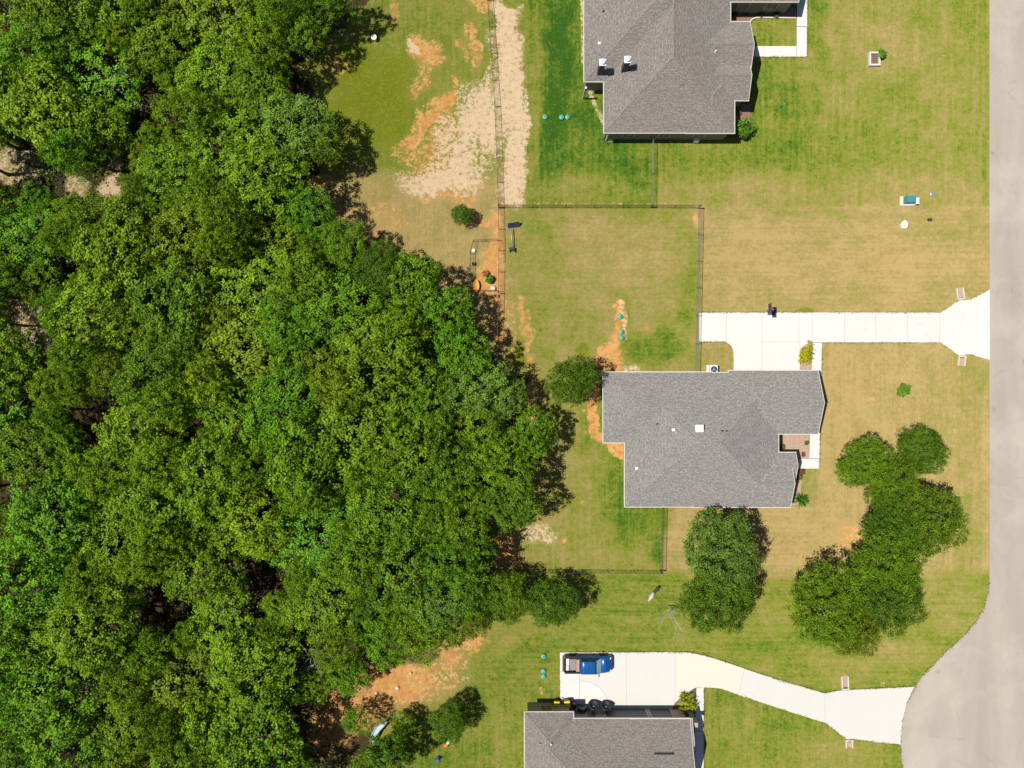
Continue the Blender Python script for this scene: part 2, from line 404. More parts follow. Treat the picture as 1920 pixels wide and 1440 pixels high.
    # --- pale sand
    S = (blob(885,130,44,130)*.17 + blob(790,330,110,40)*.2 + line([(930,-60),(934,20)], 10)*.6 + line([(952,20),(958,100),(963,200),(968,300),(965,370)], 21)*1.1 + blob(925,160,20,110)*.4 + blob(895,285,46,70)*.55 + blob(845,305,40,36)*.42
         + blob(900,215,40,60)*.45 + blob(770,85,8,21)*1.1 + blob(830,250,24,30)*.62 + blob(800,340,60,22)*.55 + blob(850,350,50,24)*.5
         + line([(1092,0),(1094,110),(1108,180),(1130,225),(1145,262)], 4.5, False)*.6
         + blob(830,1260,80,60)*.24 + blob(1005,1010,30,20)*.6 + blob(1185,690,24,8)*.6 + line([(1163,570),(1172,630)],6)*.5 + blob(1310,385,5,5)*.5
         + blob(215,300,18,66)*.55 + blob(30,312,60,38)*.62 + blob(140,350,30,26)*.5 + blob(215,345,32,24)*.5 + blob(60,600,34,50)*.6 + blob(80,625,30,20)*.5
         + blob(125,935,9,9)*.8 + blob(108,960,10,6)*.8 + blob(215,920,10,12)*.8 + blob(200,870,10,14)*.7 + blob(165,1297,20,14)*.8 + blob(300,1425,14,16)*.8 + blob(150,1185,18,8)*.5)
    S = np.clip(S, 0, 1)
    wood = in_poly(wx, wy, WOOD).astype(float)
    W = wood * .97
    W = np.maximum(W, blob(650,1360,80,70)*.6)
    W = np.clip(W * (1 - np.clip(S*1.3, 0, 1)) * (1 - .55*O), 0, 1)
    # low uneven ground
    Z = ((fbm(X, Y, 90, 20) - .5) * .10 + (n_sm - .5) * .03) * np.clip(1 - np.hypot(WX, WY)/400, 0, 1) - .06
    Z -= .16 * (line([(1806,690),(1808,820),(1806,960),(1790,1080)], 13, False) + line([(1802,540),(1806,430),(1800,100)], 13, False) * .6)
    ny, nx = X.shape
    V = np.stack([WX, WY, Z], -1).reshape(-1, 3).astype(np.float32)
    idx = np.arange(nx*ny).reshape(ny, nx)
    Q = np.stack([idx[:-1,:-1], idx[:-1,1:], idx[1:,1:], idx[1:,:-1]], -1).reshape(-1, 4)
    me = bpy.data.meshes.new('ground')
    me.vertices.add(len(V)); me.vertices.foreach_set('co', V.ravel())
    me.loops.add(Q.size); me.loops.foreach_set('vertex_index', Q.ravel().astype(np.int32))
    me.polygons.add(len(Q)); me.polygons.foreach_set('loop_start', (np.arange(len(Q))*4).astype(np.int32))
    me.update(calc_edges=True); me.validate()
    MW = np.clip(box(1314, 1900, 388, 586, 8) + box(900, 1860, 1076, 1300, 8) + box(1240, 1540, 950, 1078, 8) + box(945, 1310, 395, 690, 8)*.7, 0, 1)
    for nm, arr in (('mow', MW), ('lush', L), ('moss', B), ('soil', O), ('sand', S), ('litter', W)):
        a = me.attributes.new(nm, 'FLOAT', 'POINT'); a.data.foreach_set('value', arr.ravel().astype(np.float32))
    me.polygons.foreach_set('use_smooth', [True]*len(me.polygons))
    # material
    m, nt, bs = new_mat('grass_and_soil')
    P = N(nt, 'ShaderNodeNewGeometry').outputs['Position']
    at = lambda n: N(nt, 'ShaderNodeAttribute', attribute_name=n).outputs['Fac']
    n05 = noise(nt, .5, P, 5, .6); n2 = noise(nt, 2.0, P, 5, .65); n7 = noise(nt, 5.5, P, 4, .7)
    mp = N(nt, 'ShaderNodeMapping'); mp.inputs['Scale'].default_value = (1, .7, 1); mp.inputs['Rotation'].default_value = (0,0,.8); nt.links.new(P, mp.inputs[0])
    n3 = noise(nt, 3.0, mp.outputs[0], 4, .7)
    g = math_(nt, 'ADD', at('lush'), rng(nt, n2, .25, .75, -.16, .16))
    g = math_(nt, 'ADD', g, rng(nt, n7, .25, .75, -.2, .2)); g = math_(nt, 'ADD', g, rng(nt, n05, .3, .7, -.12, .12))
    def streak(sc):
        q = N(nt, 'ShaderNodeMapping'); q.inputs['Scale'].default_value = sc; nt.links.new(P, q.inputs[0]); return noise(nt, 1.0, q.outputs[0], 4, .62)
    sv, sh_ = streak((2.6, .12, 1)), streak((.12, 2.6, 1))
    mv = math_(nt, 'ADD', math_(nt, 'MULTIPLY', sh_, at('mow')), math_(nt, 'MULTIPLY', sv, math_(nt, 'SUBTRACT', 1.0, at('mow'))))
    g = math_(nt, 'ADD', g, rng(nt, mv, .3, .7, -.12, .12))
    cr = N(nt, 'ShaderNodeValToRGB'); nt.links.new(g, cr.inputs[0])
    e = cr.color_ramp.elements
    e[0].position = 0.0; e[0].color = (.355,.262,.108,1); e[1].position = 1.0; e[1].color = (.032,.095,.008,1)
    for p, c in ((.2,(.29,.225,.082)), (.4,(.225,.21,.050)), (.6,(.165,.192,.022)), (.8,(.08,.145,.013))):
        q = e.new(p); q.color = (*c, 1)
    c = cr.outputs[0]
    mo = rng(nt, math_(nt, 'ADD', at('moss'), rng(nt, n2, .3, .7, -.3, .3)), .2, .9, 0, .9, smooth=True)
    c = mix(nt, mo, c, mix(nt, rng(nt, math_(nt, 'ADD', n7, n2), .75, 1.25), (.08,.115,.004), (.20,.222,.012)))
    # dead straw flecks and dark clumps
    c = mix(nt, rng(nt, n3, .60, .74, 0, .45), c, (.42,.32,.15))
    c = mix(nt, rng(nt, n7, .24, .38, .5, 0), c, (.05,.065,.012))
    def msk(a, amp, lo, hi):
        gate = rng(nt, a, .03, .35, smooth=True)
        e_ = math_(nt, 'ADD', rng(nt, n2, .32, .68, -amp, amp), rng(nt, n7, .32, .68, -amp*.8, amp*.8))
        return math_(nt, 'MULTIPLY', rng(nt, math_(nt, 'MULTIPLY_ADD', e_, gate, a), lo, hi, smooth=True), gate)
    so = msk(at('soil'), .5, .22, .92)
    c = mix(nt, so, c, mix(nt, rng(nt, math_(nt, 'ADD', n05, n2), .7, 1.3), (.46,.19,.045), (.52,.335,.135)))
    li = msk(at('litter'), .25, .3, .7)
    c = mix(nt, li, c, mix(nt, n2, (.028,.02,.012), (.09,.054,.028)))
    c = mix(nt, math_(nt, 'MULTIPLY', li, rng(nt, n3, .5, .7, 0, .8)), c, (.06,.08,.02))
    sa = msk(at('sand'), .52, .24, .9)
    c = mix(nt, sa, c, mix(nt, n2, (.46,.34,.21), (.59,.46,.31)))
    nt.links.new(c, bs.inputs['Base Color']); bs.inputs['Roughness'].default_value = .95; bs.inputs['Specular IOR Level'].default_value = .1; bs.inputs['Diffuse Roughness'].default_value = 1.0
    bump(nt, bs, math_(nt, 'ADD', n7, math_(nt, 'MULTIPLY', n2, .8)), .9, .12)
    me.materials.append(m)
    o = bpy.data.objects.new('ground', me); col.objects.link(o); struct(o)
    return o
ground()

# ------------------------------------------------------------------ road and concrete
def P2(pts, z=0.0): return [G(x, y, z)[:2] for x, y in pts]
def arc(cx, cy, r, a0, a1, n=10, ry=None):
    ry = ry or r
    return [(cx + r*math.cos(math.radians(a0+(a1-a0)*i/n)), cy + ry*math.sin(math.radians(a0+(a1-a0)*i/n))) for i in range(n+1)]
road_px = [(1855,-900),(1855,1085),(1853,1112),(1845,1140),(1828,1168),(1800,1198),(1765,1230)] + arc(1900,1392,212,214,130,14)+arc(1900,1392,212,130,-60,18)+[(1992,1150),(1992,-900)]
struct(MB().prism(P2(road_px), -.2, .03).build('road', M['road']))

Z1 = .075
def slab(mb, pts, mi=0, top=Z1): mb.prism(P2(pts), -.15, top, mi)
d = MB()
slab(d, [(1311,586),(1361,586),(1361,640.5),(1311,640.5)])
slab(d, [(1362,586),(1428,586),(1428,700),(1375.5,700),(1375.5,664)] + arc(1355,661,20,0,-60,5) + [(1362,640.5)])
slab(d, [(1429,586),(1497,586),(1497,640.5),(1429,640.5)])
slab(d, [(1429,641.5),(1497,641.5),(1499,651),(1499,700),(1429,700)])
slab(d, [(1498,586),(1522,586),(1522,642),(1512,645),(1503,651),(1500,655),(1498,641)])
for a, b in ((1523,1582),(1583,1641),(1642,1700),(1701,1761)):
    slab(d, [(a,586),(b,586),(b,642),(a,642)])
slab(d, [(1762,586),(1795,565),(1800,562),(1818,562),(1855,543),(1855,675),(1816,664),(1806,667),(1798,667),(1762,642)])
slab(d, [(1311.5,586.5),(1761,586.5),(1795,566),(1795,660),(1761,641.5),(1540,641.5),(1500,641.5),(1498,699),(1376,699),(1376,664),(1370,648),(1358,640),(1311.5,640)], 1, .062)
struct(d.build('driveway', [M['concrete'], M['joint']]))
d = MB()
slab(d, [(1523,643),(1541,643),(1539,720),(1521,720)]); slab(d, [(1521,721),(1539,721),(1537,800),(1519,800)])
slab(d, [(1519,801),(1537,801),(1536,859),(1517,859)]); slab(d, [(1497,860),(1536,860),(1535,878.5),(1497,878.5)])
struct(d.build('walkway', [M['concrete']]))
d = MB()
slab(d, [(1050,1223),(1086,1223),(1086,1330),(1050,1330)], 0)
slab(d, [(1087,1276)] + arc(1087,1331,56,-90,0,10,55) + [(1143,1334),(1087,1334)], 0)
slab(d, [(1087,1223),(1174,1222.5),(1174,1334),(1144,1334)] + arc(1087,1331,57,0,-90,10,56), 1)
slab(d, [(1175,1222.5),(1265,1222),(1265,1318),(1258,1334),(1175,1334)], 1)
slab(d, [(1266,1222),(1290,1223),(1318,1228),(1345,1236),(1395,1253),(1383,1302),(1352,1291),(1335,1288.5),(1319,1288),(1303,1289),(1285,1300),(1266,1317)], 2)
slab(d, [(1396,1253.5),(1470,1279),(1546,1299),(1546,1355),(1465,1329),(1384,1302.5)], 1)
slab(d, [(1547,1299),(1575,1294),(1714,1287),(1700,1316),(1691,1352),(1688,1395),(1640,1391),(1600,1385),(1587,1386),(1547,1355)], 1)
slab(d, [(1050.5,1223.5),(1288,1223.5),(1316,1229),(1395,1254),(1560,1304),(1560,1358),(1470,1330),(1350,1290),(1303,1288.5),(1266,1316),(1257,1333),(1086,1333),(1084,1330),(1050.5,1329)], 3, .062)
struct(d.build('driveway', [M['concrete'], M['concrete_grey'], M['concrete_cream'], M['joint']]))
d = MB(); slab(d, [(1306,1289.5),(1319.5,1288.8),(1319,1370),(1303,1370)]); slab(d, [(1303,1371),(1319,1371),(1319,1620),(1301,1620)])
struct(d.build('walkway', [M['concrete']]))
d = MB()
slab(d, [(1494,-120),(1513,-120),(1513,50),(1494,50)]); slab(d, [(1494,51),(1513,51),(1512,107),(1494,107)]); slab(d, [(1405,87),(1493,87),(1493,107),(1402,107)])
struct(d.build('walkway', [M['concrete']]))

for (px, py, r_, lb) in ((745,1290,.22,'brown stone in the orange soil below the wood'),(770,1262,.16,'small stone on the orange soil near the wood edge'),(706,1300,.2,'grey stone beside the low tree in the orange soil')):
    x, y, _ = G(px, py, 0); k = MB(); k.lathe([(r_*.7,-.08),(r_,.05),(r_*.7,.14),(.03,.18)], (x,y,0), 8); tag(k.build('stone', M['old_concrete']), lb, 'stone')
def bed(pts, mat, label, plants=0, seed=0, edge=None):
    mb = MB(); mb.prism(P2(pts), -.1, .05)
    o = tag(mb.build('flower_bed', mat), label, 'flower bed')
    return o
bed([(1499,652),(1503,651),(1512,645.5),(1522,642.5),(1521,700),(1499,700)], M['mulch_pale'], 'pale mulch bed between driveway and walkway of the middle house')
bed([(1455,812),(1516,812),(1516.5,859.5),(1455,859.5)], M['mulch_pale'], 'square mulch bed in the front notch of the middle house')
bed([(1490,879),(1505,879),(1504,900),(1497,945),(1485,948)], M['mulch_pale'], 'narrow mulch strip below the front gable of the middle house')
bed([(1365,14),(1493,14),(1493,33),(1418,33),(1408,36),(1404,44),(1365,44)], M['mulch'], 'red mulch bed in the front notch of the top house')
bed([(1378,196),(1407,196),(1406,236),(1398,262),(1378,262)], M['mulch'], 'small red mulch bed at the corner of the top house')
bed([(1262,1332),(1266,1319),(1285,1302),(1303,1291),(1302,1360),(1292,1345)], M['mulch'], 'mulch bed between garage and walkway of the bottom house')
e = MB()
cpts = [G(1492,34.5,0)] + [G(*p) for p in [(1460,33.8),(1430,33.6),(1416,34),(1409,37),(1405,43),(1404.5,60)]]
for a, b in zip(cpts, cpts[1:]):
    v = Vector(b) - Vector(a); n_ = Vector((-v.y, v.x, 0)).normalized()*.07
    e.prism([(a[0]+n_.x,a[1]+n_.y),(b[0]+n_.x,b[1]+n_.y),(b[0]-n_.x,b[1]-n_.y),(a[0]-n_.x,a[1]-n_.y)], -.1, .12)
tag(e.build('garden_edging', M['old_concrete']), 'white curved concrete edging around the red mulch bed', 'edging')

# ------------------------------------------------------------------ houses
OV = .34
def wx_(px, z=HE): return (px-960)*(H-z)/F
def wy_(py, z=HE): return -(py-720)*(H-z)/F

def roof_part(top, fas, cap, wall, r, i, he=HE, pitch=.44):
    xa, xb, ya, yb, gab = r
    w, dd = xb-xa, yb-ya
    z0 = he + .004*i
    zr = z0 + pitch*min(w, dd)/2
    k = math.sqrt(1+pitch*pitch)
    def tri(pts, along):
        uv = [((p[0] if along == 'x' else p[1]), (p[2]-he)/pitch*k + (3 if along == 'x' else 8)) for p in pts]
        top.face(pts, 0, uv)
    A, Bc, Cc, Dc = (xa,ya,z0),(xb,ya,z0),(xb,yb,z0),(xa,yb,z0)
    if w >= dd:
        ym = (ya+yb)/2; R1 = (xa + (0 if 'W' in gab else dd/2), ym, zr); R2 = (xb - (0 if 'E' in gab else dd/2), ym, zr)
        tri([A, Bc, R2, R1], 'x'); tri([Cc, Dc, R1, R2], 'x')
        if 'W' not in gab: tri([Dc, A, R1], 'y')
        if 'E' not in gab: tri([Bc, Cc, R2], 'y')
    else:
        xm = (xa+xb)/2; R1 = (xm, ya + (0 if 'S' in gab else w/2), zr); R2 = (xm, yb - (0 if 'N' in gab else w/2), zr)
        tri([Bc, Cc, R2, R1], 'y'); tri([Dc, A, R1, R2], 'y')
        if 'S' not in gab: tri([A, Bc, R1], 'x')
        if 'N' not in gab: tri([Cc, Dc, R2], 'x')
    ends = {'W': (R1, Dc, A) if w >= dd else None, 'E': (R2, Bc, Cc) if w >= dd else None,
            'S': (R1, A, Bc) if w < dd else None, 'N': (R2, Cc, Dc) if w < dd else None}
    # ridge and hip caps
    def capline(p, q):
        p, q = Vector(p), Vector(q)
        if (q-p).length < .05: return
        t = (q-p).normalized(); s_ = t.cross(Vector((0,0,1))).normalized()*.13; u = Vector((0,0,.03)); dn = Vector((0,0,-.05))
        cap.face([p-s_+dn, q-s_+dn, q+u, p+u]); cap.face([p+u, q+u, q+s_+dn, p+s_+dn])
    capline(R1, R2)
    for key, e_ in ends.items():
        if e_ and key not in gab:
            capline(e_[0], e_[1]); capline(e_[0], e_[2])
    # soffit + gutters
    top.face([(xa,ya,z0-.14),(xa,yb,z0-.14),(xb,yb,z0-.14),(xb,ya,z0-.14)], 1)
    g = .075
    if 'S' not in gab: fas.box(xa-g, xb+g, ya-g, ya, z0-.16, z0+.012)
    if 'N' not in gab: fas.box(xa-g, xb+g, yb, yb+g, z0-.16, z0+.012)
    if 'W' not in gab: fas.box(xa-g, xa, ya, yb, z0-.16, z0+.012)
    if 'E' not in gab: fas.box(xb, xb+g, ya, yb, z0-.16, z0+.012)
    for key in gab:
        R, p, q = ends[key]
        o_ = Vector({'W':(-1,0,0),'E':(1,0,0),'S':(0,-1,0),'N':(0,1,0)}[key])
        for c_ in (p, q):
            c_ = Vector(c_); Rv = Vector(R)
            P8 = [c_+Vector((0,0,-.18)), Rv+Vector((0,0,-.18)), Rv+Vector((0,0,.025)), c_+Vector((0,0,.025))]
            Q8 = [v + o_*.06 for v in P8]
            for qd in ((0,1,2,3),): fas.face([P8[t] for t in qd]); fas.face([Q8[t] for t in qd])
            fas.face([P8[3],P8[2],Q8[2],Q8[3]]); fas.face([P8[0],P8[1],Q8[1],Q8[0]]); fas.face([P8[0],Q8[0],Q8[3],P8[3]])
        ins = -o_*OV
        n_in = (Vector(q)-Vector(p)).normalized()*OV
        dz = Vector((0,0,-.16))
        wall.face([Vector(p)+ins+n_in+dz, Vector(q)+ins-n_in+dz, Vector(R)+ins+Vector((0,0,-.17-pitch*OV*.2))])
    wall.box(xa+OV, xb-OV, ya+OV, yb-OV, -.2, z0-.15)

def add_window(parent, x, y, dr, w, h, zc, door=False, garage=False):
    ax = Vector({'N':(0,1,0),'S':(0,-1,0),'E':(1,0,0),'W':(-1,0,0)}[dr]); t = Vector((-ax.y, ax.x, 0))
    Mx = Matrix(((t.x, ax.x, 0, x), (t.y, ax.y, 0, y), (0, 0, 1, 0), (0,0,0,1)))
    f = MB()
    for a, b, z0, z1 in ((-w/2-.08,-w/2,zc-h/2,zc+h/2),(w/2,w/2+.08,zc-h/2,zc+h/2),(-w/2-.08,w/2+.08,zc+h/2,zc+h/2+.08),(-w/2-.12,w/2+.12,zc-h/2-.07,zc-h/2)):
        f.box(a, b, .002, .06, z0, z1, 0, Mx)
    if not door and not garage: f.box(-.02, .02, .003, .04, zc-h/2, zc+h/2, 0, Mx)
    nm = 'garage_door' if garage else ('front_door' if door else 'window')
    o = f.build(nm, M['trim'], parent)
    p = MB()
    if garage:
        for k in range(4): p.box(-w/2, w/2, .004, .03, zc-h/2+h*k/4+.01, zc-h/2+h*(k+1)/4-.01, 0, Mx)
        p.build('door_panel', M['door'], o)
    elif door:
        p.box(-w/2, w/2, .004, .03, zc-h/2, zc+h/2, 0, Mx); p.build('door_panel', M['door'], o)
        q = MB(); q.box(w/2-.14, w/2-.09, .03, .09, zc-.1, zc+.02, 0, Mx); q.build('handle', M['chrome'], o)
    else:
        p.box(-w/2, w/2, .004, .02, zc-h/2, zc+h/2, 0, Mx); p.build('pane', M['glass'], o)
    return o

def roof_z(parts, x, y, pitch=.44):
    best = HE
    for xa, xb, ya, yb, gab in parts:
        if xa <= x <= xb and ya <= y <= yb:
            w, dd = xb-xa, yb-ya; ds = []
            along_x = w >= dd
            if not (('W' in gab) and along_x): ds.append(x-xa)
            if not (('E' in gab) and along_x): ds.append(xb-x)
            if not (('S' in gab) and not along_x): ds.append(y-ya)
            if not (('N' in gab) and not along_x): ds.append(yb-y)
            best = max(best, HE + pitch*min(ds))
    return best

def house(label, parts_px, shingle, wallmat):
    parts = [(wx_(a), wx_(b), wy_(d_), wy_(c), g) for a, b, c, d_, g in parts_px]
    root = thing('house', label, 'house', (0,0,0))
    top, fas, cap, wall = MB(), MB(), MB(), MB()
    for i, r in enumerate(parts): roof_part(top, fas, cap, wall, r, i)
    wall.build('wall', wallmat, root, weld=False)
    roof = top.build('roof', [shingle, M['siding']], root, weld=False)
    cap.build('ridge_cap', shingle, roof, weld=False)
    fas.build('gutter', M['trim'], roof, weld=False)
    return root, roof, parts

def chimney(roof, parts, px, py, zt=None, w=.29, hgt=2.2):
    x, y = G(px, py, 4.6)[:2]; z = roof_z(parts, x, y); x, y = G(px, py, z)[:2]; z = roof_z(parts, x, y)
    mb = MB(); mb.box(x-w, x+w, y-w, y+w, z-.9, z+hgt)
    c = mb.build('chimney', M['chim'], roof)
    cp = MB(); cp.box(x-w-.07, x+w+.07, y-w-.07, y+w+.07, z+hgt, z+hgt+.1)
    cp.frustum((x, y), z+hgt+.1, z+hgt+.16, w*.95, w*.95, w*.6, w*.6)
    cp.lathe([(.14,0),(.14,.22)], (x, y, z+hgt+.16), 10); cp.lathe([(.28,0),(.02,.16)], (x, y, z+hgt+.36), 14)
    cp.build('chimney_cap', M['galvcap'], c)
M['chim'] = simple('dark_chimney_siding', (.06,.055,.055), .8, .1)
M['galvcap'] = simple('pale_metal_cap', (.62,.68,.72), .4, .08)
def vent(roof, parts, px, py, kind='pipe', mat=None):
    x, y = G(px, py, 4.5)[:2]; z = roof_z(parts, x, y); x, y = G(px, py, z+.2)[:2]; z = roof_z(parts, x, y)
    mb = MB()
    if kind == 'box':
        mb.frustum((x, y), z-.15, z+.42, .36, .34, .33, .31); mb.box(x-.40, x+.40, y-.38, y+.38, z+.42, z+.47)
        mb.frustum((x, y), z+.47, z+.56, .38, .36, .2, .18)
    elif kind == 'turtle':
        mb.box(x-.12, x+.12, y-.12, y+.12, z-.12, z+.1); mb.frustum((x, y), z+.1, z+.15, .15, .14, .09, .08)
    elif kind == 'flash':
        mb.box(x-.3, x+.3, y-.02, y+.02, z-.05, z+.03)
    else:
        mb.lathe([(.07,-.2),(.07,.28)], (x, y, z), 10); mb.lathe([(.13,-.12),(.08,.04)], (x, y, z), 10)
    mb.build('roof_vent', mat or M['white'], roof)

# middle house
mid_px = [(1171.5,1459.5,698.8,950.2,''), (1131,1335,697.8,829.8,''), (1366,1533.5,695,813.6,'E'), (1300,1481.6,856,950.9,'E'), (1430,1491.5,848.5,896,'E')]
mid, mid_roof, mp_ = house('grey shingled house in the middle with driveway running to the road', mid_px, M['shingle_a'], M['brick_tan'])
vent(mid_roof, mp_, 1311, 803, 'box'); vent(mid_roof, mp_, 1264, 806, 'turtle'); vent(mid_roof, mp_, 1194, 878, 'turtle')
vent(mid_roof, mp_, 1355, 808, 'pipe', M['blackmetal']); vent(mid_roof, mp_, 1363, 808, 'pipe', M['blackmetal'])
vent(mid_roof, mp_, 1233, 795, 'pipe', M['blackmetal'])
def wallpos(parts, i, side, t):
    xa, xb, ya, yb, g = parts[i]; xa += OV; xb -= OV; ya += OV; yb -= OV
    return {'N': (xa+(xb-xa)*t, yb), 'S': (xa+(xb-xa)*t, ya), 'E': (xb, ya+(yb-ya)*t), 'W': (xa, ya+(yb-ya)*t)}[side] + (side,)
add_window(mid, *wallpos(mp_, 2, 'N', .46), 4.9, 2.15, 1.12, garage=True)
add_window(mid, *wallpos(mp_, 4, 'E', .5), 1.0, 2.1, 1.1, door=True)
for i, s, t in ((2,'E',.5),(0,'S',.2),(0,'S',.5),(0,'S',.78),(1,'W',.3),(1,'W',.7),(1,'N',.25),(1,'N',.6),(3,'E',.25)):
    add_window(mid, *wallpos(mp_, i, s, t), 1.1, 1.3, 1.55)

# top house
top_px = [(1132.3,1369.5,-190,249,''), (1095.3,1366,-220,153,''), (1285,1377,140,249.6,''), (1113,1300,-230,100,''), (1250,1405.5,41,146,'E'), (1290,1403,108.5,188.5,'E'), (1250,1497,-140,3.5,'E')]
tph, tp_roof, tpp = house('grey shingled house at the top edge with two dark chimneys', top_px, M['shingle_b'], M['brick_dark'])
chimney(tp_roof, tpp, 1124, 138); chimney(tp_roof, tpp, 1170, 131)
vent(tp_roof, tpp, 1124, 80, 'turtle'); vent(tp_roof, tpp, 1281, 157, 'flash', M['blackmetal']); vent(tp_roof, tpp, 1342, 96, 'pipe'); vent(tp_roof, tpp, 1281, 238, 'flash', M['blackmetal'])
vent(tp_roof, tpp, 1131, 20, 'pipe', M['blackmetal'])
for i, s, t in ((0,'S',.2),(0,'S',.5),(0,'S',.8),(1,'W',.12),(0,'W',.06),(4,'E',.5),(2,'E',.25),(6,'S',.62),(6,'S',.85)):
    add_window(tph, *wallpos(tpp, i, s, t), 1.2, 1.3, 1.55)
add_window(tph, *wallpos(tpp, 5, 'E', .4), 1.0, 2.1, 1.1, door=True)
cb = MB(); x, y = wx_(1099), wy_(163); cb.box(x-.11, x+.11, y-.11, y+.11, -.1, HE-.16); cb.build('porch_post', M['trim'], tph)
dp = MB(); dp.box(wx_(1137)+.3, wx_(1137)+.42, wy_(249)+OV-.13, wy_(249)+OV-.02, -.1, HE-.2); dp.build('downspout', M['white'], tph)

# bottom house
bot_px = [(984.5,1250,1348.0,1590,''), (983.6,1075,1335.2,1428,''), (1040,1293.5,1347.3,1500,'E'), (1180,1297.3,1348.2,1424,'E')]
bot, bot_roof, bpp = house('grey shingled house at the bottom edge beside the bins and pickup', bot_px, M['shingle_b'], M['brick_tan'])
vent(bot_roof, bpp, 1033, 1396, 'pipe'); vent(bot_roof, bpp, 1012, 1395, 'pipe', M['galv'])
rv = MB(); x0, y0 = G(1230, 1421, 5.2)[:2]; z = roof_z(bpp, x0, y0)
rv.box(x0, x0+2.1, y0-.1, y0+.1, z-.05, z+.07); rv.build('ridge_vent', M['blackmetal'], bot_roof)
add_window(bot, *wallpos(bpp, 2, 'N', .55), 4.6, 2.2, 1.15, garage=True); add_window(bot, *wallpos(bpp, 2, 'N', .83), 2.3, 2.2, 1.15, garage=True)
add_window(bot, *wallpos(bpp, 2, 'N', .27), 1.0, 2.1, 1.1, door=True)
for i, s, t in ((1,'N',.45),(0,'W',.2),(0,'W',.5),(0,'W',.8),(3,'E',.45)):
    add_window(bot, *wallpos(bpp, i, s, t), 1.2, 1.3, 1.55)
for px in (1126, 1262, 1292):
    c = MB(); x, y = G(px, 1331, 0)[:2]; c.box(x-.24, x+.24, y-.55, y-.05, -.1, HE-.16); c.build('brick_pier', M['brick_tan'], bot)

# ------------------------------------------------------------------ chain link fences
def fence(name, label, pts_px, hgt=1.25, spacing=3.05, mesh=True, rail=.024, post=.034, cell=.085, wire=.0021, metal=None):
    pts = [Vector(G(*p)) for p in pts_px]
    root = thing(name, label, 'fence', pts[0]); o = pts[0]
    metal = metal or M['galv']
    rl, ms = MB(), MB(); first = True
    for a, b in zip(pts, pts[1:]):
        a, b = a-o, b-o
        L_ = (b-a).length; n = max(1, round(L_/spacing)); t = (b-a)/L_
        for k in range(n+1):
            if k == 0 and not first: continue
            p = a + t*L_*k/n; e = k in (0, n)
            MB().tube([(p.x,p.y,-.2),(p.x,p.y,hgt+(.05 if e else 0))], post*(1.35 if e else 1), 7).lathe([(post*1.6,0),(post*1.2,.05)], (p.x,p.y,hgt), 7).build('post', metal, root, True, weld=False)
        first = False
        rl.tube([a+Vector((0,0,hgt-.02)), b+Vector((0,0,hgt-.02))], rail, 6)
        if mesh:
            m_ = int(L_/cell) + int(hgt/cell)
            for k in range(m_):
                s0 = k*cell - hgt
                for sg in (0, 1):
                    u0, z0, u1, z1 = (s0, 0.04, s0+hgt-.04, hgt) if sg == 0 else (s0, hgt, s0+hgt-.04, .04)
                    if u0 < 0: z0 += (z1-z0)*(-u0)/(u1-u0); u0 = 0
                    if u1 > L_: z1 = z0+(z1-z0)*(L_-u0)/(u1-u0); u1 = L_
                    if u1-u0 < .03: continue
                    p, q = a+t*u0+Vector((0,0,z0)), a+t*u1+Vector((0,0,z1))
                    ms.tube([p, q], wire, 3, cap=False)
    rl.build('top_rail', metal, root, True, weld=False)
    if mesh: ms.build('wire_mesh', metal, root, weld=False)
    return root
fence('chain_link_fence', 'long chain link fence beside the pale sandy strip behind the top house', [(911,-60),(914,0),(928,200),(935,389)], metal=M['darkwire'])
fence('chain_link_fence', 'chain link fence along the orange soil past the small pen', [(935,390),(936,470),(935,550),(932,690)], metal=M['darkwire'])
fence('chain_link_fence', 'chain link fence half hidden under the wood edge above the orange soil', [(930,760),(927,900),(925,1067)], metal=M['darkwire'])
fence('chain_link_fence', 'chain link fence across the north end of the middle yard', [(935.6,389.4),(1060,389.4),(1220,389.6),(1309,390)], metal=M['darkwire'])
fence('chain_link_fence', 'chain link fence between the middle back yard and the white driveway', [(1309,391),(1306,540),(1302.5,697)], metal=M['greywire'])
fence('chain_link_fence', 'short chain link fence from top house wall to the yard fence', [(1221.5,264),(1220.5,388)], metal=M['greywire'])
fence('chain_link_fence', 'chain link fence along the south end of the middle yard', [(925.5,1068),(1090,1068.5),(1237.5,1070)], metal=M['darkwire'])
fence('chain_link_fence', 'short chain link fence from middle house down to the south corner', [(1240.5,950),(1238,1069)], metal=M['darkwire'])
fence('pet_pen', 'low grey wire pen around orange soil beside the fence', [(933.5,451),(888,453),(882.5,476),(882.5,520),(887.5,546),(933.5,546)], 1.0, 1.4, metal=M['darkwire'], cell=.1, post=.022, rail=.02)

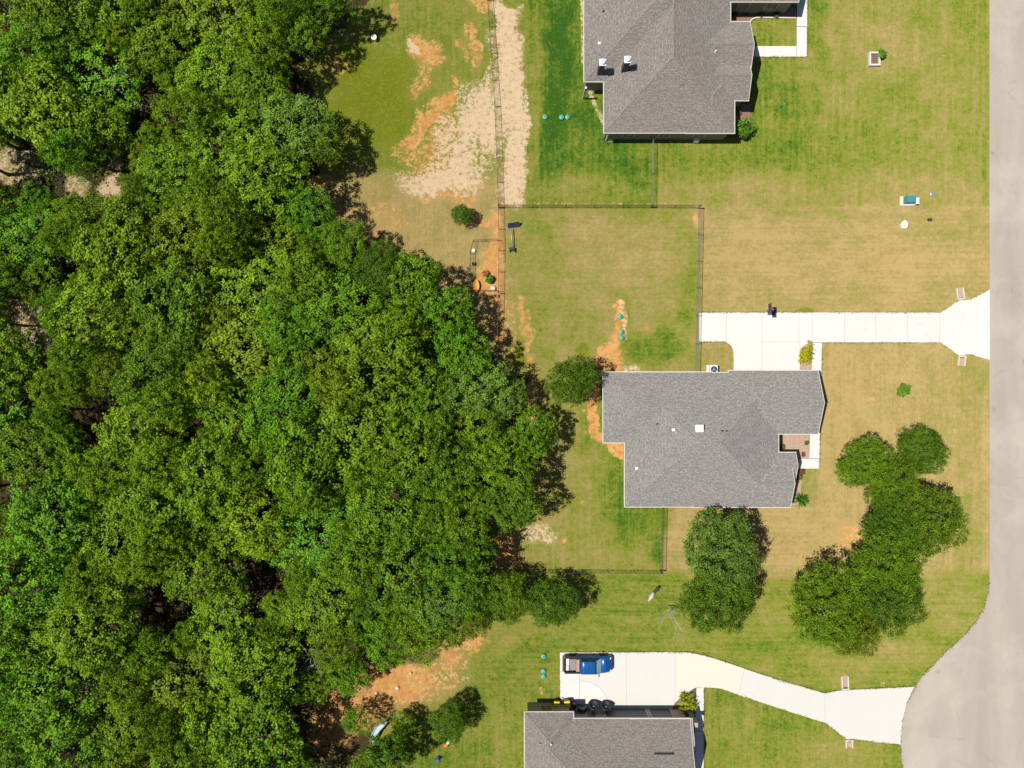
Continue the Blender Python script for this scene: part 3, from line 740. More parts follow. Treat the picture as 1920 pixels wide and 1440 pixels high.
# ------------------------------------------------------------------ foliage
def crown_data(seed, R=4.0, zc=.62, lobes=15, spread=.66, leaf=.27, per=13, dens=1.0, flat=.8, zmin=-.45, clump=.34, upb=.55, fill=0):
    r = np.random.RandomState(seed)
    C, Rr = [], []
    ga = math.pi*(3-math.sqrt(5)); off = r.rand()*6.28
    for k in range(lobes):
        d_ = spread*math.sqrt((k+.3)/lobes)*(1+.18*(r.rand()-.5)); a = off + k*ga + (r.rand()-.5)*.6
        h_ = (1-d_*d_*1.15)*.52 + (r.rand()-.5)*.22
        C.append((d_*math.cos(a), d_*math.sin(a), h_*flat)); Rr.append(.27+.15*r.rand())
    for k in range(lobes//3):                                  # low skirt lobes
        a = r.rand()*6.28; d_ = spread*(.75+.35*r.rand()); C.append((d_*math.cos(a), d_*math.sin(a), -.18+.2*r.rand())); Rr.append(.2+.12*r.rand())
    C, Rr = np.array(C)*R, np.array(Rr)*R
    pos, nor = [], []
    for i in range(len(C)):
        area = 4*math.pi*Rr[i]**2
        n = int(area*dens*2.3)
        v = r.normal(size=(n, 3)); v /= np.linalg.norm(v, axis=1)[:, None]
        v = v[v[:, 2] > zmin]
        p = C[i] + v*Rr[i]*(.72+.36*r.rand(len(v)))[:, None]
        keep = np.ones(len(p), bool)
        for j in range(len(C)):
            if j != i: keep &= np.linalg.norm(p-C[j], axis=1) > Rr[j]*.8
        pos.append(p[keep]); nor.append(v[keep])
    if fill:
        a = r.rand(fill)*6.283; d_ = np.sqrt(r.rand(fill))*R*.82
        pos.append(np.stack([d_*np.cos(a), d_*np.sin(a), R*(-.12+.34*r.rand(fill))], 1)); nor.append(np.tile([0.,0.,1.], (fill, 1)))
    pos = np.concatenate(pos); nor = np.concatenate(nor)
    m = len(pos); ct = r.rand(m)
    idx = np.repeat(np.arange(m), per); n = len(idx)
    off = r.normal(size=(n, 3))*clump*np.array([.62,.62,.42])*(.7+.6*r.rand(m))[idx][:, None]
    p = pos[idx] + off
    nn = nor[idx]*.45 + np.array([0,0,upb]) + r.normal(size=(n,3))*.42
    nn /= np.linalg.norm(nn, axis=1)[:, None]
    od = off + r.normal(size=(n,3))*.12
    t = od - nn*np.sum(od*nn, axis=1)[:, None]; t /= np.linalg.norm(t, axis=1)[:, None]+1e-9
    b = np.cross(nn, t)
    s = leaf*(.65+.7*r.rand(n))[:, None]
    V = np.stack([p-t*s*.5, p+b*s*.30+nn*s*.06, p+t*s*.55-nn*s*.10, p-b*s*.30+nn*s*.06], 1).reshape(-1, 3)
    tone = np.clip(.55*ct[idx] + .45*r.rand(n), 0, 1)
    return V, tone, C, Rr
def leaf_mesh(name, V, tone, mat):
    n = len(V)//4; me = bpy.data.meshes.new(name)
    me.vertices.add(len(V)); me.vertices.foreach_set('co', V.astype(np.float32).ravel())
    me.loops.add(len(V)); me.loops.foreach_set('vertex_index', np.arange(len(V), dtype=np.int32))
    me.polygons.add(n); me.polygons.foreach_set('loop_start', (np.arange(n)*4).astype(np.int32))
    me.update(calc_edges=True)
    a = me.attributes.new('tone', 'FLOAT', 'FACE'); a.data.foreach_set('value', tone.astype(np.float32))
    me.materials.append(mat); return me

def make_tree(name, seed, R=4.0, hgt=9.0, **kw):
    """an Empty with a trunk (with limbs) and a leafy crown; the crown's heart is at zc"""
    V, tone, C, Rr = crown_data(seed, R, **kw)
    zc = hgt - V[:, 2].max()
    V = V + np.array([0, 0, zc])
    root = bpy.data.objects.new(name, None); col.objects.link(root)
    r = random.Random(seed)
    mb = MB(); tr = R*.045+.05
    lean = Vector((r.uniform(-.3,.3), r.uniform(-.3,.3), 0))
    top = Vector((0,0,zc+.1*R)) + lean
    mb.tube([(0,0,-.2),(0,0,.3),lean*.5+Vector((0,0,zc*.5)),top], [tr*1.6,tr*1.1,tr*.85,tr*.5], 8)
    for c_ in C[:9]:
        c_ = Vector(c_)+Vector((0,0,zc)); st = Vector((0,0,zc*r.uniform(.45,.85)))+lean*.6
        mid_ = st.lerp(c_, .5)+Vector((0,0,.12*R*r.random()))
        mb.tube([st, mid_, c_], [tr*.5,tr*.3,tr*.12], 5)
    mb.build('trunk', M['bark'], root, True, weld=False)
    cm = leaf_mesh('crown', V, tone, M['leaf'])
    co = bpy.data.objects.new('crown', cm); col.objects.link(co); co.parent = root
    return root, zc

TONES = {'mid green': (.116,.222,.007), 'yellow-green': (.152,.262,.008), 'dark green': (.060,.150,.008), 'olive green': (.132,.200,.008),
         'pale grey-green': (.135,.235,.036), 'fresh green': (.090,.252,.009), 'olive brown': (.125,.165,.012)}
_m = TONES['mid green']
TONES = {k_: tuple(.68*a + .32*b for a, b in zip(v_, _m)) for k_, v_ in TONES.items()}
protos = []
for k in range(11):
    t_, zc = make_tree('woodland_tree', 100+k, 4.0, 9.0, lobes=10+k % 5, spread=.66+.05*(k % 3), leaf=.175+.02*(k % 3), per=30, dens=.78, fill=70, clump=.28, flat=1.0+.12*(k % 3))
    protos.append((t_, zc))
for k in range(5):
    t_, zc = make_tree('lawn_tree', 200+k, 4.0, 9.0, lobes=18, spread=.74, leaf=.17, per=28, dens=1.1, fill=260, clump=.3, flat=.75, zmin=-.5)
    protos.append((t_, zc))
used = [False]*len(protos)
def place_tree(px, py, rpx, tone, label, hgt=None, name=None, group=None, pk=None, var=.12):
    k = rnd.randrange(11) if pk is None else pk
    root, zc = protos[k]
    R_ = rpx*(H-6)/F*(1 if pk is None else .93)
    s = R_/3.75; hz = (hgt/9.0) if hgt else s*rnd.uniform(.92, 1.1)
    zm = zc*hz + .6*s
    x, y, _ = G(px, py, zm)
    c = TONES[tone]; v = 1+rnd.uniform(-var, var)
    sh = 1 if pk is None else .74
    c = tuple(q*sh for q in c)
    colr = (c[0]*v*(1+rnd.uniform(-.08,.14)), c[1]*v, c[2]*v, 1); u_ = rnd.uniform(.86, 1.16) if pk is None else rnd.uniform(.95, 1.05)
    rz = rnd.uniform(0, 6.283)
    if not used[k]:
        used[k] = True; o = root; o.location = (x, y, 0); o.rotation_euler = (0,0,rz); o.scale = (s*u_, s/u_, hz)
        for ch in o.children: ch.color = colr
    else: o = dup(root, (x, y, 0), rz, (s*u_, s/u_, hz), color=colr)
    if name: o.name = name
    tag(o, label, 'tree', group)
    return o

GW = 'trees of the wood'
# trees one can tell apart, along the wood's edge and on the lawns: x, y, radius (photo px), tone, label, height
EDGE = [
 (628,8,42,'dark green','dark tree at the top corner of the wood by the white pot',7),
 (572,62,46,'mid green','mid green tree at the wood edge nearest the white pot',7.5),
 (556,240,76,'pale grey-green','broad pale grey-green tree bulging from the wood beside the mossy grass',8),
 (582,405,50,'fresh green','fresh green tree at the wood edge below the orange patch',8),
 (648,455,46,'mid green','mid green tree at the wood edge behind the brown clearing',8),
 (712,505,52,'dark green','dark green tree at the wood edge facing the lone shrub',8),
 (775,535,54,'mid green','mid green edge tree of the wood left of the wire pen',8.5),
 (838,590,52,'fresh green','fresh green edge tree of the wood just below the wire pen',8),
 (868,660,54,'fresh green','bright green edge tree of the wood touching the chain link fence',8.5),
 (895,728,60,'pale grey-green','blue-grey green tree over the end of the chain link fence',8),
 (950,745,44,'pale grey-green','smaller blue-grey tree on the yard side of the fence end',7),
 (1000,812,46,'mid green','tree poking out of the wood into the middle yard',7.5),
 (948,872,56,'mid green','edge tree of the wood beside the middle house yard',8.5),
 (958,940,54,'dark green','dark green edge tree above the orange soil corner',8.5),
 (868,985,52,'mid green','edge tree of the wood left of the orange soil corner',8.5),
 (948,1118,52,'mid green','left of the two trees below the south yard fence',6.5),
 (1034,1130,50,'dark green','right of the two trees below the south yard fence',6.5),
 (880,1110,50,'dark green','dark edge tree of the wood beside the south yard fence end',8),
 (835,1130,54,'pale grey-green','pale silvery green edge tree above the sandy slope',8),
 (790,1185,56,'mid green','edge tree of the wood overhanging the sandy slope',8),
 (722,1200,52,'fresh green','fresh green edge tree above the orange bare soil',8),
 (655,1265,40,'fresh green','small bright tree at the lower tip of the wood over orange soil',6),
 (672,1350,30,'mid green','low tree standing in the orange soil below the wood',5),
 (728,1416,46,'dark green','dark tree at the bottom edge below the pale plastic sheet',7),
 (842,1353,40,'dark green','lone dark tree on the lawn left of the bottom house',4.6),
 (755,1354,22,'mid green','low bush-like tree beside the pale plastic sheet',3.5),
 (1072,714,48,'dark green','round dark tree against the corner of the middle house',7.2),
 (1350,1030,76,'pale grey-green','large grey-green tree on the lawn below the middle house',9),
 (1348,1122,70,'dark green','dark tree directly below the large grey-green lawn tree',8),
 (1622,868,52,'yellow-green','light green tree at the upper left of the roadside clump',7.2),
 (1728,846,48,'dark green','compact dark round tree at the upper right of the roadside clump',6.2),
 (1672,908,50,'mid green','green tree filling the middle top of the roadside clump',7),
 (1745,972,68,'olive green','olive spreading tree on the road side of the clump',8.2),
 (1682,985,60,'dark green','dark tree in the heart of the roadside clump',8.2),
 (1668,1048,68,'mid green','mid green tree in the narrow middle of the roadside clump',8.5),
 (1674,1126,62,'dark green','dark tree at the lower right of the roadside clump',7.8),
 (1553,1133,78,'mid green','broad green tree at the lower left of the roadside clump',8),
 (1600,1176,56,'olive green','olive tree at the bottom tip of the roadside clump',6.8),
 (866,402,21,'dark green','small lone dark shrub-like tree on the brown clearing',2.6),
]
for i_, e_ in enumerate(EDGE):
    open_ = e_[0] > 1030 or 'lawn' in e_[4] or 'two trees' in e_[4] or 'lone' in e_[4]
    place_tree(*e_[:4], e_[4], e_[5], name='tree', var=.05, pk=(11+i_ % 5) if open_ else None)

# the wood's interior: crowns packed by hand-tuned regions of colour
GAPS = [(30,312,48),(215,300,24),(215,350,30),(140,352,26),(60,600,42),(85,630,24),(275,198,46),(610,150,60),(645,110,46),(480,1082,50),(312,1130,48),(562,1212,32),(168,790,34),(560,115,24),(845,702,28),
        (560,1345,34),(615,1370,60),(640,1320,36),(180,770,26),(60,745,26),(200,935,16),(130,480,14),(720,560,0),(190,1297,16),(350,812,24),(590,20,0),(15,900,14),(60,1350,22),(470,30,0),(700,1330,60)]
def tone_at(x, y):
    q = rnd.random()
    if x > 480 and 430 < y < 1100: return 'mid green' if q < .5 else ('dark green' if q < .66 else ('fresh green' if q < .85 else 'olive green'))
    if x < 200: return 'fresh green' if q < .5 else ('yellow-green' if q < .75 else 'mid green')
    if y > 1000 and x < 420: return 'yellow-green' if q < .55 else ('olive green' if q < .75 else 'mid green')
    if 200 < x < 520 and 880 < y < 1020: return 'pale grey-green' if q < .5 else 'yellow-green'
    if y < 420: return 'yellow-green' if q < .45 else ('mid green' if q < .75 else 'olive green')
    return 'mid green' if q < .3 else ('yellow-green' if q < .65 else ('olive green' if q < .85 else 'dark green'))
placed = [(e_[0], e_[1], e_[2]) for e_ in EDGE]
def inw(x, y): return bool(in_poly(np.array([x]), np.array([y]), WOOD)[0])
seen = set()
cnt = 0
for trial in range(9000):
    rr = rnd.choice([74,80,88]) if trial < 900 else (rnd.choice([48,54,60,66]) if trial < 5000 else rnd.choice([32,36,40]))
    x, y = rnd.uniform(-50, 960), rnd.uniform(-15, 1450)
    if not inw(x+rr*.35, y) or not inw(x, y+rr*.25) or not inw(x, y): continue
    if any(math.hypot(x-gx, y-gy) < gr+rr*(.6 if trial < 5000 else .5) for gx, gy, gr in GAPS if gr): continue
    if any(math.hypot(x-qx, y-qy) < (qr+rr)*(.66 if trial < 900 else (.57 if trial < 5000 else .52)) for qx, qy, qr in placed): continue
    t_ = tone_at(x, y)
    px_, py_ = min(99, max(0, round(x/19.2))), min(99, max(0, round(y/14.4)))
    if (px_, py_) in seen: continue
    seen.add((px_, py_))
    size = 'huge' if rr >= 74 else 'broad' if rr >= 60 else ('small' if rr <= 42 else 'middling')
    place_tree(x, y, rr, t_, f'{size} {t_} tree in the wood, {px_} percent across and {py_} percent down the photo', rnd.uniform(6.5, 11.0)*(.75 if rr < 40 else 1), name='woodland_tree', group=GW)
    placed.append((x, y, rr)); cnt += 1
print('interior trees', cnt)
for k, u in enumerate(used):
    if not u:
        for ch in list(protos[k][0].children): bpy.data.objects.remove(ch)
        bpy.data.objects.remove(protos[k][0])

def undergrowth():
    r = np.random.RandomState(5); n = 5200
    px, py = r.uniform(-60, 980, n), r.uniform(-40, 1480, n)
    ok = in_poly(px, py, WOOD) & in_poly(px+26, py, WOOD)
    for gx, gy, gr in GAPS:
        ok &= np.hypot(px-gx, py-gy) > gr*(.9 if gx < 230 else .8)
    px, py = px[ok], py[ok]; n = len(px); per = 16
    i = np.repeat(np.arange(n), per); hz = r.uniform(.2, 1.7, n)
    c = np.stack([(px-960)*H/F, -(py-720)*H/F, hz], 1)[i] + r.normal(size=(n*per, 3))*np.array([.42,.42,.22])
    c[:, 2] = np.maximum(c[:, 2], .08)
    nn = np.array([0,0,.8]) + r.normal(size=c.shape)*.45; nn /= np.linalg.norm(nn, axis=1)[:, None]
    t = r.normal(size=c.shape); t -= nn*np.sum(t*nn, axis=1)[:, None]; t /= np.linalg.norm(t, axis=1)[:, None]; b = np.cross(nn, t)
    s_ = .24*(.6+.8*r.rand(len(c)))[:, None]
    V = np.stack([c-t*s_*.5, c+b*s_*.3, c+t*s_*.5, c-b*s_*.3], 1).reshape(-1, 3)
    o = bpy.data.objects.new('undergrowth', leaf_mesh('undergrowth', V, r.rand(len(c)), M['leaf'])); col.objects.link(o)
    o.color = (.075,.15,.012,1); struct(o, 'stuff')
undergrowth()
def grass_edge():
    # ragged turf creeping over the edges of road and concrete
    r = np.random.RandomState(8); lines = [road_px[1:8] + road_px[8:20], [(1311,586),(1762,586),(1800,562),(1818,562),(1852,545)], [(1541,642.5),(1762,642.5),(1798,667),(1816,664),(1852,674)],
        [(1050,1222.5),(1290,1222.5),(1318,1227.5),(1345,1235.5),(1395,1252.5),(1470,1278.5),(1546,1298.5),(1575,1293.5),(1712,1286.5)], [(1320,1288.5),(1352,1291.5),(1465,1329.5),(1547,1355.5),(1588,1386.5),(1600,1386),(1687,1396)],
        [(1541.5,643),(1535.5,878)], [(1319.5,1290),(1319.5,1445)], [(1513.5,0),(1512.5,107),(1414,107.5)], [(1049.5,1222),(1049.5,1318)], [(1311,641),(1355,641),(1368,648),(1375,661)]]
    C = []
    for L_ in lines:
        for a, b in zip(L_, L_[1:]):
            a, b = np.array(G(*a)), np.array(G(*b)); n = int(np.linalg.norm(b-a)*26)
            t = r.rand(n, 1); C.append(a + (b-a)*t + r.normal(size=(n,3))*np.array([.06,.06,0]) + np.array([0,0,.09]))
    c = np.concatenate(C); keep = r.rand(len(c)) < np.clip(fbm(c[:,0]*16+960, c[:,1]*16, 22, 40, 3)*2.6-.7, .12, 1); c = c[keep]
    nn = np.array([0,0,.6]) + r.normal(size=c.shape)*.4; nn /= np.linalg.norm(nn, axis=1)[:, None]
    t = r.normal(size=c.shape); t -= nn*np.sum(t*nn, axis=1)[:, None]; t /= np.linalg.norm(t, axis=1)[:, None]; b = np.cross(nn, t)
    s_ = .15*(.5+.9*r.rand(len(c)))[:, None]
    V = np.stack([c-t*s_*.5, c+b*s_*.2, c+t*s_*.5+np.array([0,0,.02]), c-b*s_*.2], 1).reshape(-1, 3)
    o = bpy.data.objects.new('grass_edge', leaf_mesh('grass_edge', V, r.rand(len(c)), M['leaf'])); col.objects.link(o)
    o.color = (.19,.19,.035,1); struct(o, 'stuff')
grass_edge()
# small plants
def bush(name, label, px, py, r, hgt, tone, seed, cat='shrub', leaf=.16, per=9, zmin=-.2, upb=.5, sx=1.0, sy=1.0, rz=0.0):
    V, tn, C, Rr = crown_data(seed, r, lobes=7, leaf=leaf, per=per, dens=7/r**2, clump=.2*min(1, r), zmin=zmin, upb=upb, flat=.8)
    V[:, 2] -= V[:, 2].min(); V[:, 2] *= hgt/V[:, 2].max(); V[:, 0] *= sx; V[:, 1] *= sy
    x, y, _ = G(px, py, hgt*.6)
    root = thing(name, label, cat, (x, y, 0), rz)
    cm = leaf_mesh('foliage', V, tn, M['leaf']); co = bpy.data.objects.new('foliage', cm); col.objects.link(co); co.parent = root
    co.color = (*tone, 1)
    st = MB()
    rr = random.Random(seed)
    for k in range(5):
        a = rr.uniform(0, 6.28); st.tube([(0,0,-.1),(math.cos(a)*r*.2*sx, math.sin(a)*r*.2*sy, hgt*.4),(math.cos(a)*r*.45*sx, math.sin(a)*r*.45*sy, hgt*.75)], [.03,.02,.008], 5)
    st.build('stem', M['bark'], root, True, weld=False)
    return root
bush('shrub', 'yellow-green shrub between white driveway and walkway', 1514, 663, .95, 1.5, (.34,.34,.008), 301, sx=.85, sy=1.35, rz=-.35)
bush('shrub', 'bright green leafy shrub at the garage corner of the bottom house', 1290, 1320, 1.15, 1.8, (.26,.33,.01), 302)
bush('shrub', 'young green shrub alone on the dry front lawn', 1696, 731, .85, .9, (.10,.22,.016), 303, leaf=.2)
bush('shrub', 'small green shrub beside the square concrete planter', 1655, 100, .5, .9, (.1,.24,.016), 304)
bush('shrub', 'feathery green shrub at the lower corner of the top house', 1397, 240, 1.15, 2.0, (.08,.2,.018), 305, leaf=.24)
bush('shrub', 'small green plant inside the wire pen', 919, 524, .45, .9, (.09,.22,.016), 306)
k_ = 0
for px, py, r, c, lb in ((1378,24,.35,(.07,.1,.02),'small olive shrub at the inner corner of the red mulch bed'),(1428,24,.42,(.1,.12,.03),'larger olive shrub midway along the red mulch bed'),
                      (1456,26,.42,(.12,.13,.035),'pale olive shrub toward the walkway end of the red mulch bed'),(1401,25,.25,(.12,.12,.03),'tiny faded shrub between two shrubs in the red mulch bed'),
                      (1384,206,.5,(.13,.16,.02),'yellowish shrub at the top of the small corner mulch bed'),(1467,838,.35,(.09,.12,.02),'low green shrub in the corner of the square mulch bed'),
                      (1513,830,.25,(.09,.11,.02),'tiny shrub at the walkway side of the square mulch bed'),(1507,852,.25,(.16,.07,.06),'tiny reddish plant near the lower edge of the square mulch bed'),
                      (1502,885,.45,(.16,.06,.05),'dark red shrub just below the walkway end'),(1500,895,.35,(.12,.14,.03),'small green plant below the dark red shrub'),
                      (1282,1305,.4,(.2,.13,.04),'yellow and brown low shrub on the driveway side of the garage shrub'),
                      (910,513,.4,(.35,.16,.04),'dried orange plant beside the green plant in the pen')):
    bush('shrub', lb, px, py, r, r*1.3, c, 310+k_, leaf=.11, per=8); k_ += 1
# strappy fan of leaves (yucca-like) by the middle house
def strap_plant(label, px, py, n, ln, seed, c):
    x, y, _ = G(px, py, .3); root = thing('strap_leaf_plant', label, 'plant', (x, y, 0)); r = random.Random(seed)
    V = []; 
    for k in range(n):
        a = r.uniform(0, 6.283); el = r.uniform(.15, 1.2); L_ = ln*r.uniform(.7, 1.1)
        d_ = Vector((math.cos(a)*math.cos(el), math.sin(a)*math.cos(el), math.sin(el))); s_ = Vector((-math.sin(a), math.cos(a), 0))*.055
        p0 = Vector((0,0,.05)); p1 = p0+d_*L_*.55; p2 = p0+d_*L_*.95+Vector((0,0,-.25*L_*math.cos(el)))
        V += [p0-s_*.6, p0+s_*.6, p1+s_, p1-s_, p1-s_, p1+s_, p2+s_*.1, p2-s_*.1]
    cm = leaf_mesh('leaves', np.array([tuple(v) for v in V]), np.repeat(np.array([r.random() for _ in range(n)]), 2), M['leaf'])
    co = bpy.data.objects.new('leaves', cm); col.objects.link(co); co.parent = root; co.color = (*c, 1)
    MB().lathe([(.12,-.05),(.1,.2)], (0,0,0), 8).build('stem', M['bark'], root)
strap_plant('spiky green plant at the lower front corner of the middle house', 1501, 936, 70, 1.25, 5, (.05,.15,.012))
# pale agave-like fringes: dead bare trees
def bare_tree(name, label, px, py, hgt, mat, seed, depth=4, lean=(0,0), spread=.6, z0=-.1, r0=.09):
    x, y, _ = G(px, py, 0); root = thing(name, label, 'tree', (x, y, 0)); r = random.Random(seed)
    tk, br = MB(), MB()
    def grow(p, d_, L_, rad, lv):
        mid_ = p + d_*L_*.5 + Vector((r.uniform(-.06,.06), r.uniform(-.06,.06), 0))*L_; q = p + d_*L_
        (tk if lv == 0 else br).tube([p, mid_, q], [rad, rad*.8, rad*.6], 6 if lv < 2 else 4)
        if lv >= depth: return
        for k in range(3 if lv < 2 else r.choice((2,3))):
            v = Vector((r.gauss(0,1), r.gauss(0,1), r.gauss(0,.6))).normalized()
            nd = (d_ + v*spread*(1+.25*lv)).normalized(); grow(q if k else mid_, nd, L_*r.uniform(.55,.78), rad*.55, lv+1)
    grow(Vector((0,0,z0)), Vector((lean[0], lean[1], 1)).normalized(), hgt*.42, r0, 0)
    tk.build('trunk', mat, root, True, weld=False); br.build('branches', mat, root, True, weld=False)
    return root
bare_tree('dead_tree', 'bleached dead tree with bare pale branches in a dark gap of the wood', 292, 218, 7.5, M['deadwood'], 11, lean=(-.5,.25), spread=.75)
bare_tree('dead_tree', 'bare thin-branched sapling beside the lower dark lawn tree', 1252, 1136, 4.6, M['deadwood'], 12, depth=5, spread=.7, r0=.06)
bare_tree('dead_tree', 'pale dead tree among green crowns near the lower tip of the wood', 618, 1205, 8.5, M['deadwood'], 13, spread=.8)
bare_tree('dead_tree', 'grey dead branches at the far lower edge of the wood', 95, 1325, 8.0, M['deadwood'], 14, spread=.8)
bl = MB(); bl.tube([G(36,303,.15),G(50,306,.35),G(58,312,.3),G(80,314,.2)], [.05,.1,.08,.04], 6).tube([G(52,307,.3),G(58,303,.4),G(66,300,.5)], [.06,.04,.02], 5).tube([G(40,304,.2),G(44,308,.5)], [.05,.02], 5)
tag(bl.build('fallen_branch', M['darkwood'], smooth=True), 'dark fallen branch lying on pale bare ground', 'branch')

# ------------------------------------------------------------------ the pickup
def pickup():
    cx, cy = G(1101, 1232, 0)[0], -31.28
    root = thing('pickup_truck', 'blue pickup truck with loaded bed parked on the concrete pad', 'pickup', (cx, cy, 0))
    def loft(mb, secs, mi=0):   # cross-sections along x, each a list of (y,z)
        for (x0, s0), (x1, s1) in zip(secs, secs[1:]):
            n = len(s0)
            for k in range(n):
                a, b = k, (k+1) % n
                mb.face([(x0,*s0[a]),(x1,*s1[a]),(x1,*s1[b]),(x0,*s0[b])], mi)
        mb.face([(secs[0][0],*p) for p in secs[0][1]], mi); mb.face([(secs[-1][0],*p) for p in reversed(secs[-1][1])], mi)
    def sec(hw, zb, zt, tw): return [(-hw+.04,zb),(hw-.04,zb),(hw,zb+.12),(hw,zt-.16),(tw,zt),(-tw,zt),(-hw,zt-.16),(-hw,zb+.12)]
    # lower body: cab floor to nose
    b = MB()
    loft(b, [(-.86,sec(.93,.42,1.13,.86)),(1.25,sec(.94,.42,1.12,.86)),(1.4,sec(.94,.42,1.10,.84)),(1.9,sec(.93,.44,1.05,.80)),(2.35,sec(.88,.46,.98,.74)),(2.6,sec(.74,.5,.84,.62))])
    # bed: floor and walls
    b.box(-2.62,-.88,-.93,.93,.45,.62)
    for s in (-1, 1):
        b.box(-2.62,-.88,min(s*.93,s*.80),max(s*.93,s*.80),.62,1.12)
    b.box(-.94,-.87,-.8,.8,.62,1.13)
    body = b.build('body', M['bluepaint'], root)
    tg = MB(); tg.box(-2.69,-2.62,-.80,.80,.55,1.1); tg.build('tailgate', M['black_plastic'], root)
    bl_ = MB()
    for s in (-1, 1): bl_.box(-2.6,-.9,min(s*.935,s*.78),max(s*.935,s*.78),1.122,1.15)
    bl_.box(-2.6,-.9,-.795,.795,.621,.64); bl_.build('bed_liner', M['black_plastic'], root)
    hd = MB(); loft(hd, [(1.48,[(-.72,1.07),(.72,1.07),(.66,1.125),(-.66,1.125)]),(1.9,[(-.68,1.02),(.68,1.02),(.6,1.085),(-.6,1.085)]),(2.34,[(-.6,.93),(.6,.93),(.5,1.0),(-.5,1.0)])])
    hd.build('hood', M['bluepaint'], root, True)
    # cab
    c = MB()
    def csec(hw, z): return z, hw
    lo = [(-.72,-.86),(.98,-.84),(.98,.84),(-.72,.86)]; 
    P = [(-.86,-.86,1.12),(1.42,-.84,1.1),(1.42,.84,1.1),(-.86,.86,1.12)]
    Q = [(-.78,-.70,1.78),(.72,-.70,1.80),(.72,.70,1.80),(-.78,.70,1.78)]
    g = MB()
    g.face([P[0],P[1],Q[1],Q[0]]); g.face([P[2],P[3],Q[3],Q[2]]); g.face([P[3],P[0],Q[0],Q[3]])
    g.build('side_glass', M['glass'], root)
    ws = MB(); ws.face([P[1],P[2],Q[2],Q[1]]); ws.build('windscreen', M['windscreen'], root)
    rf = MB()
    loft(rf, [(-.84,[(-.72,1.77),(.72,1.77),(.62,1.83),(-.62,1.83)]),(-.5,[(-.74,1.77),(.74,1.77),(.64,1.87),(-.64,1.87)]),(.5,[(-.74,1.77),(.74,1.77),(.64,1.87),(-.64,1.87)]),(.78,[(-.72,1.77),(.72,1.77),(.60,1.82),(-.60,1.82)])])
    rf.build('cab_roof', M['bluepaint'], root, True)
    for p_, q_ in ((P[0],Q[0]),(P[1],Q[1]),(P[2],Q[2]),(P[3],Q[3]),((.3,-.85,1.11),(.15,-.705,1.79)),((.3,.85,1.11),(.15,.705,1.79))):
        MB().tube([p_, q_], .045, 6).build('pillar', M['bluepaint'], root, True)
    wp = MB(); wp.tube([(1.38,-.1,1.13),(1.16,-.5,1.36)], .012, 5).tube([(1.38,.45,1.13),(1.16,.02,1.36)], .012, 5); wp.build('wiper', M['blackmetal'], root)
    bp = MB(); bp.box(2.55,2.72,-.72,.72,.48,.68); bp.box(2.35,2.6,-.90,.90,.45,.62); bp.build('front_bumper', M['chrome'], root)
    bq = MB(); bq.box(-2.84,-2.69,-.88,.88,.48,.68); bq.build('rear_bumper', M['chrome'], root)
    MB().box(2.5,2.64,-.5,.5,.62,.86).build('grille', M['blackmetal'], root)
    for s in (-1, 1):
        MB().frustum((2.44,s*.66),.74,.9,.14,.12,.1,.1).build('headlight', M['white'], root)
        MB().box(-2.66,-2.6,s*.86-.06,s*.86+.06,.7,1.05).build('tail_light', M['red'], root)
        m_ = MB(); m_.tube([(1.2,s*.9,1.16),(1.17,s*1.02,1.2)], .03, 6); m_.frustum((1.17,s*1.1),1.12,1.3,.05,.1,.06,.1); m_.build('wing_mirror', M['blackmetal'], root)
        MB().tube([(.15,s*.95,1.0),(.32,s*.95,1.0)], .018, 5).build('door_handle', M['chrome'], root)
        for x in (-1.75, 1.65):
            t_ = MB(); Mw = Matrix.Translation((x, s*.83, .39)) @ Matrix.Rotation(math.pi/2, 4, 'X')
            t_.lathe([(.24,-.13),(.36,-.14),(.40,-.09),(.40,.09),(.36,.14),(.24,.13)], (0,0,0), 22, 0, Mw)
            w_ = t_.build('wheel', M['rubber'], root, True)
            h_ = MB(); h_.lathe([(.23,-.115),(.25,-.1),(.25,.1),(.23,.115)], (0,0,0), 16, 0, Mw); h_.build('rim', M['chrome'], w_)
            ar = MB(); ar.tube([(x+.46*math.cos(a), s*.935, .40+.46*math.sin(a)) for a in [math.pi*k/8 for k in range(9)]], .035, 5); ar.build('wheel_arch', M['blackmetal'], root)
    for y in (-.5,-.25,0,.25,.5):
        MB().box(-.6,.5,y-.02,y+.02,1.86,1.885).build('roof_rib', M['bluepaint'], root)
    # load, lying in the bed: separate things
    def load(name, label, mat, b_, cat):
        o = b_.build(name, mat, origin=(cx, cy, 0)); tag(o, label, cat)
    k = MB(); k.box(cx-2.06,cx-1.36,cy-.62,cy+.62,.645,.95)
    for i in range(5): k.box(cx-2.06,cx-1.36,cy-.58+.26*i,cy-.47+.26*i,.952,.975)
    load('cargo_crate', 'grey slatted crate lying in the bed of the blue pickup', M['greycargo'], k, 'crate')
    k = MB(); k.box(cx-1.33,cx-.98,cy-.74,cy+.62,.645,1.06); k.box(cx-1.31,cx-1.0,cy-.7,cy+.58,1.06,1.08)
    load('wooden_box', 'brown box across the bed behind the pickup cab', M['cardboard'], k, 'box')
    k = MB(); k.box(cx-2.44,cx-2.12,cy-.0,cy+.66,.645,.96); k.frustum((cx-2.28,cy+.33),.96,1.0,.15,.3,.12,.26)
    load('cooler', 'white cooler box at the tail end of the pickup bed', M['white'], k, 'cooler')
    k = MB(); k.box(cx-2.46,cx-2.14,cy-.68,cy-.06,.645,.9); k.box(cx-2.44,cx-2.16,cy-.66,cy-.08,.9,.93)
    load('storage_box', 'cream box beside the white cooler in the pickup bed', M['trim'], k, 'box')
pickup()

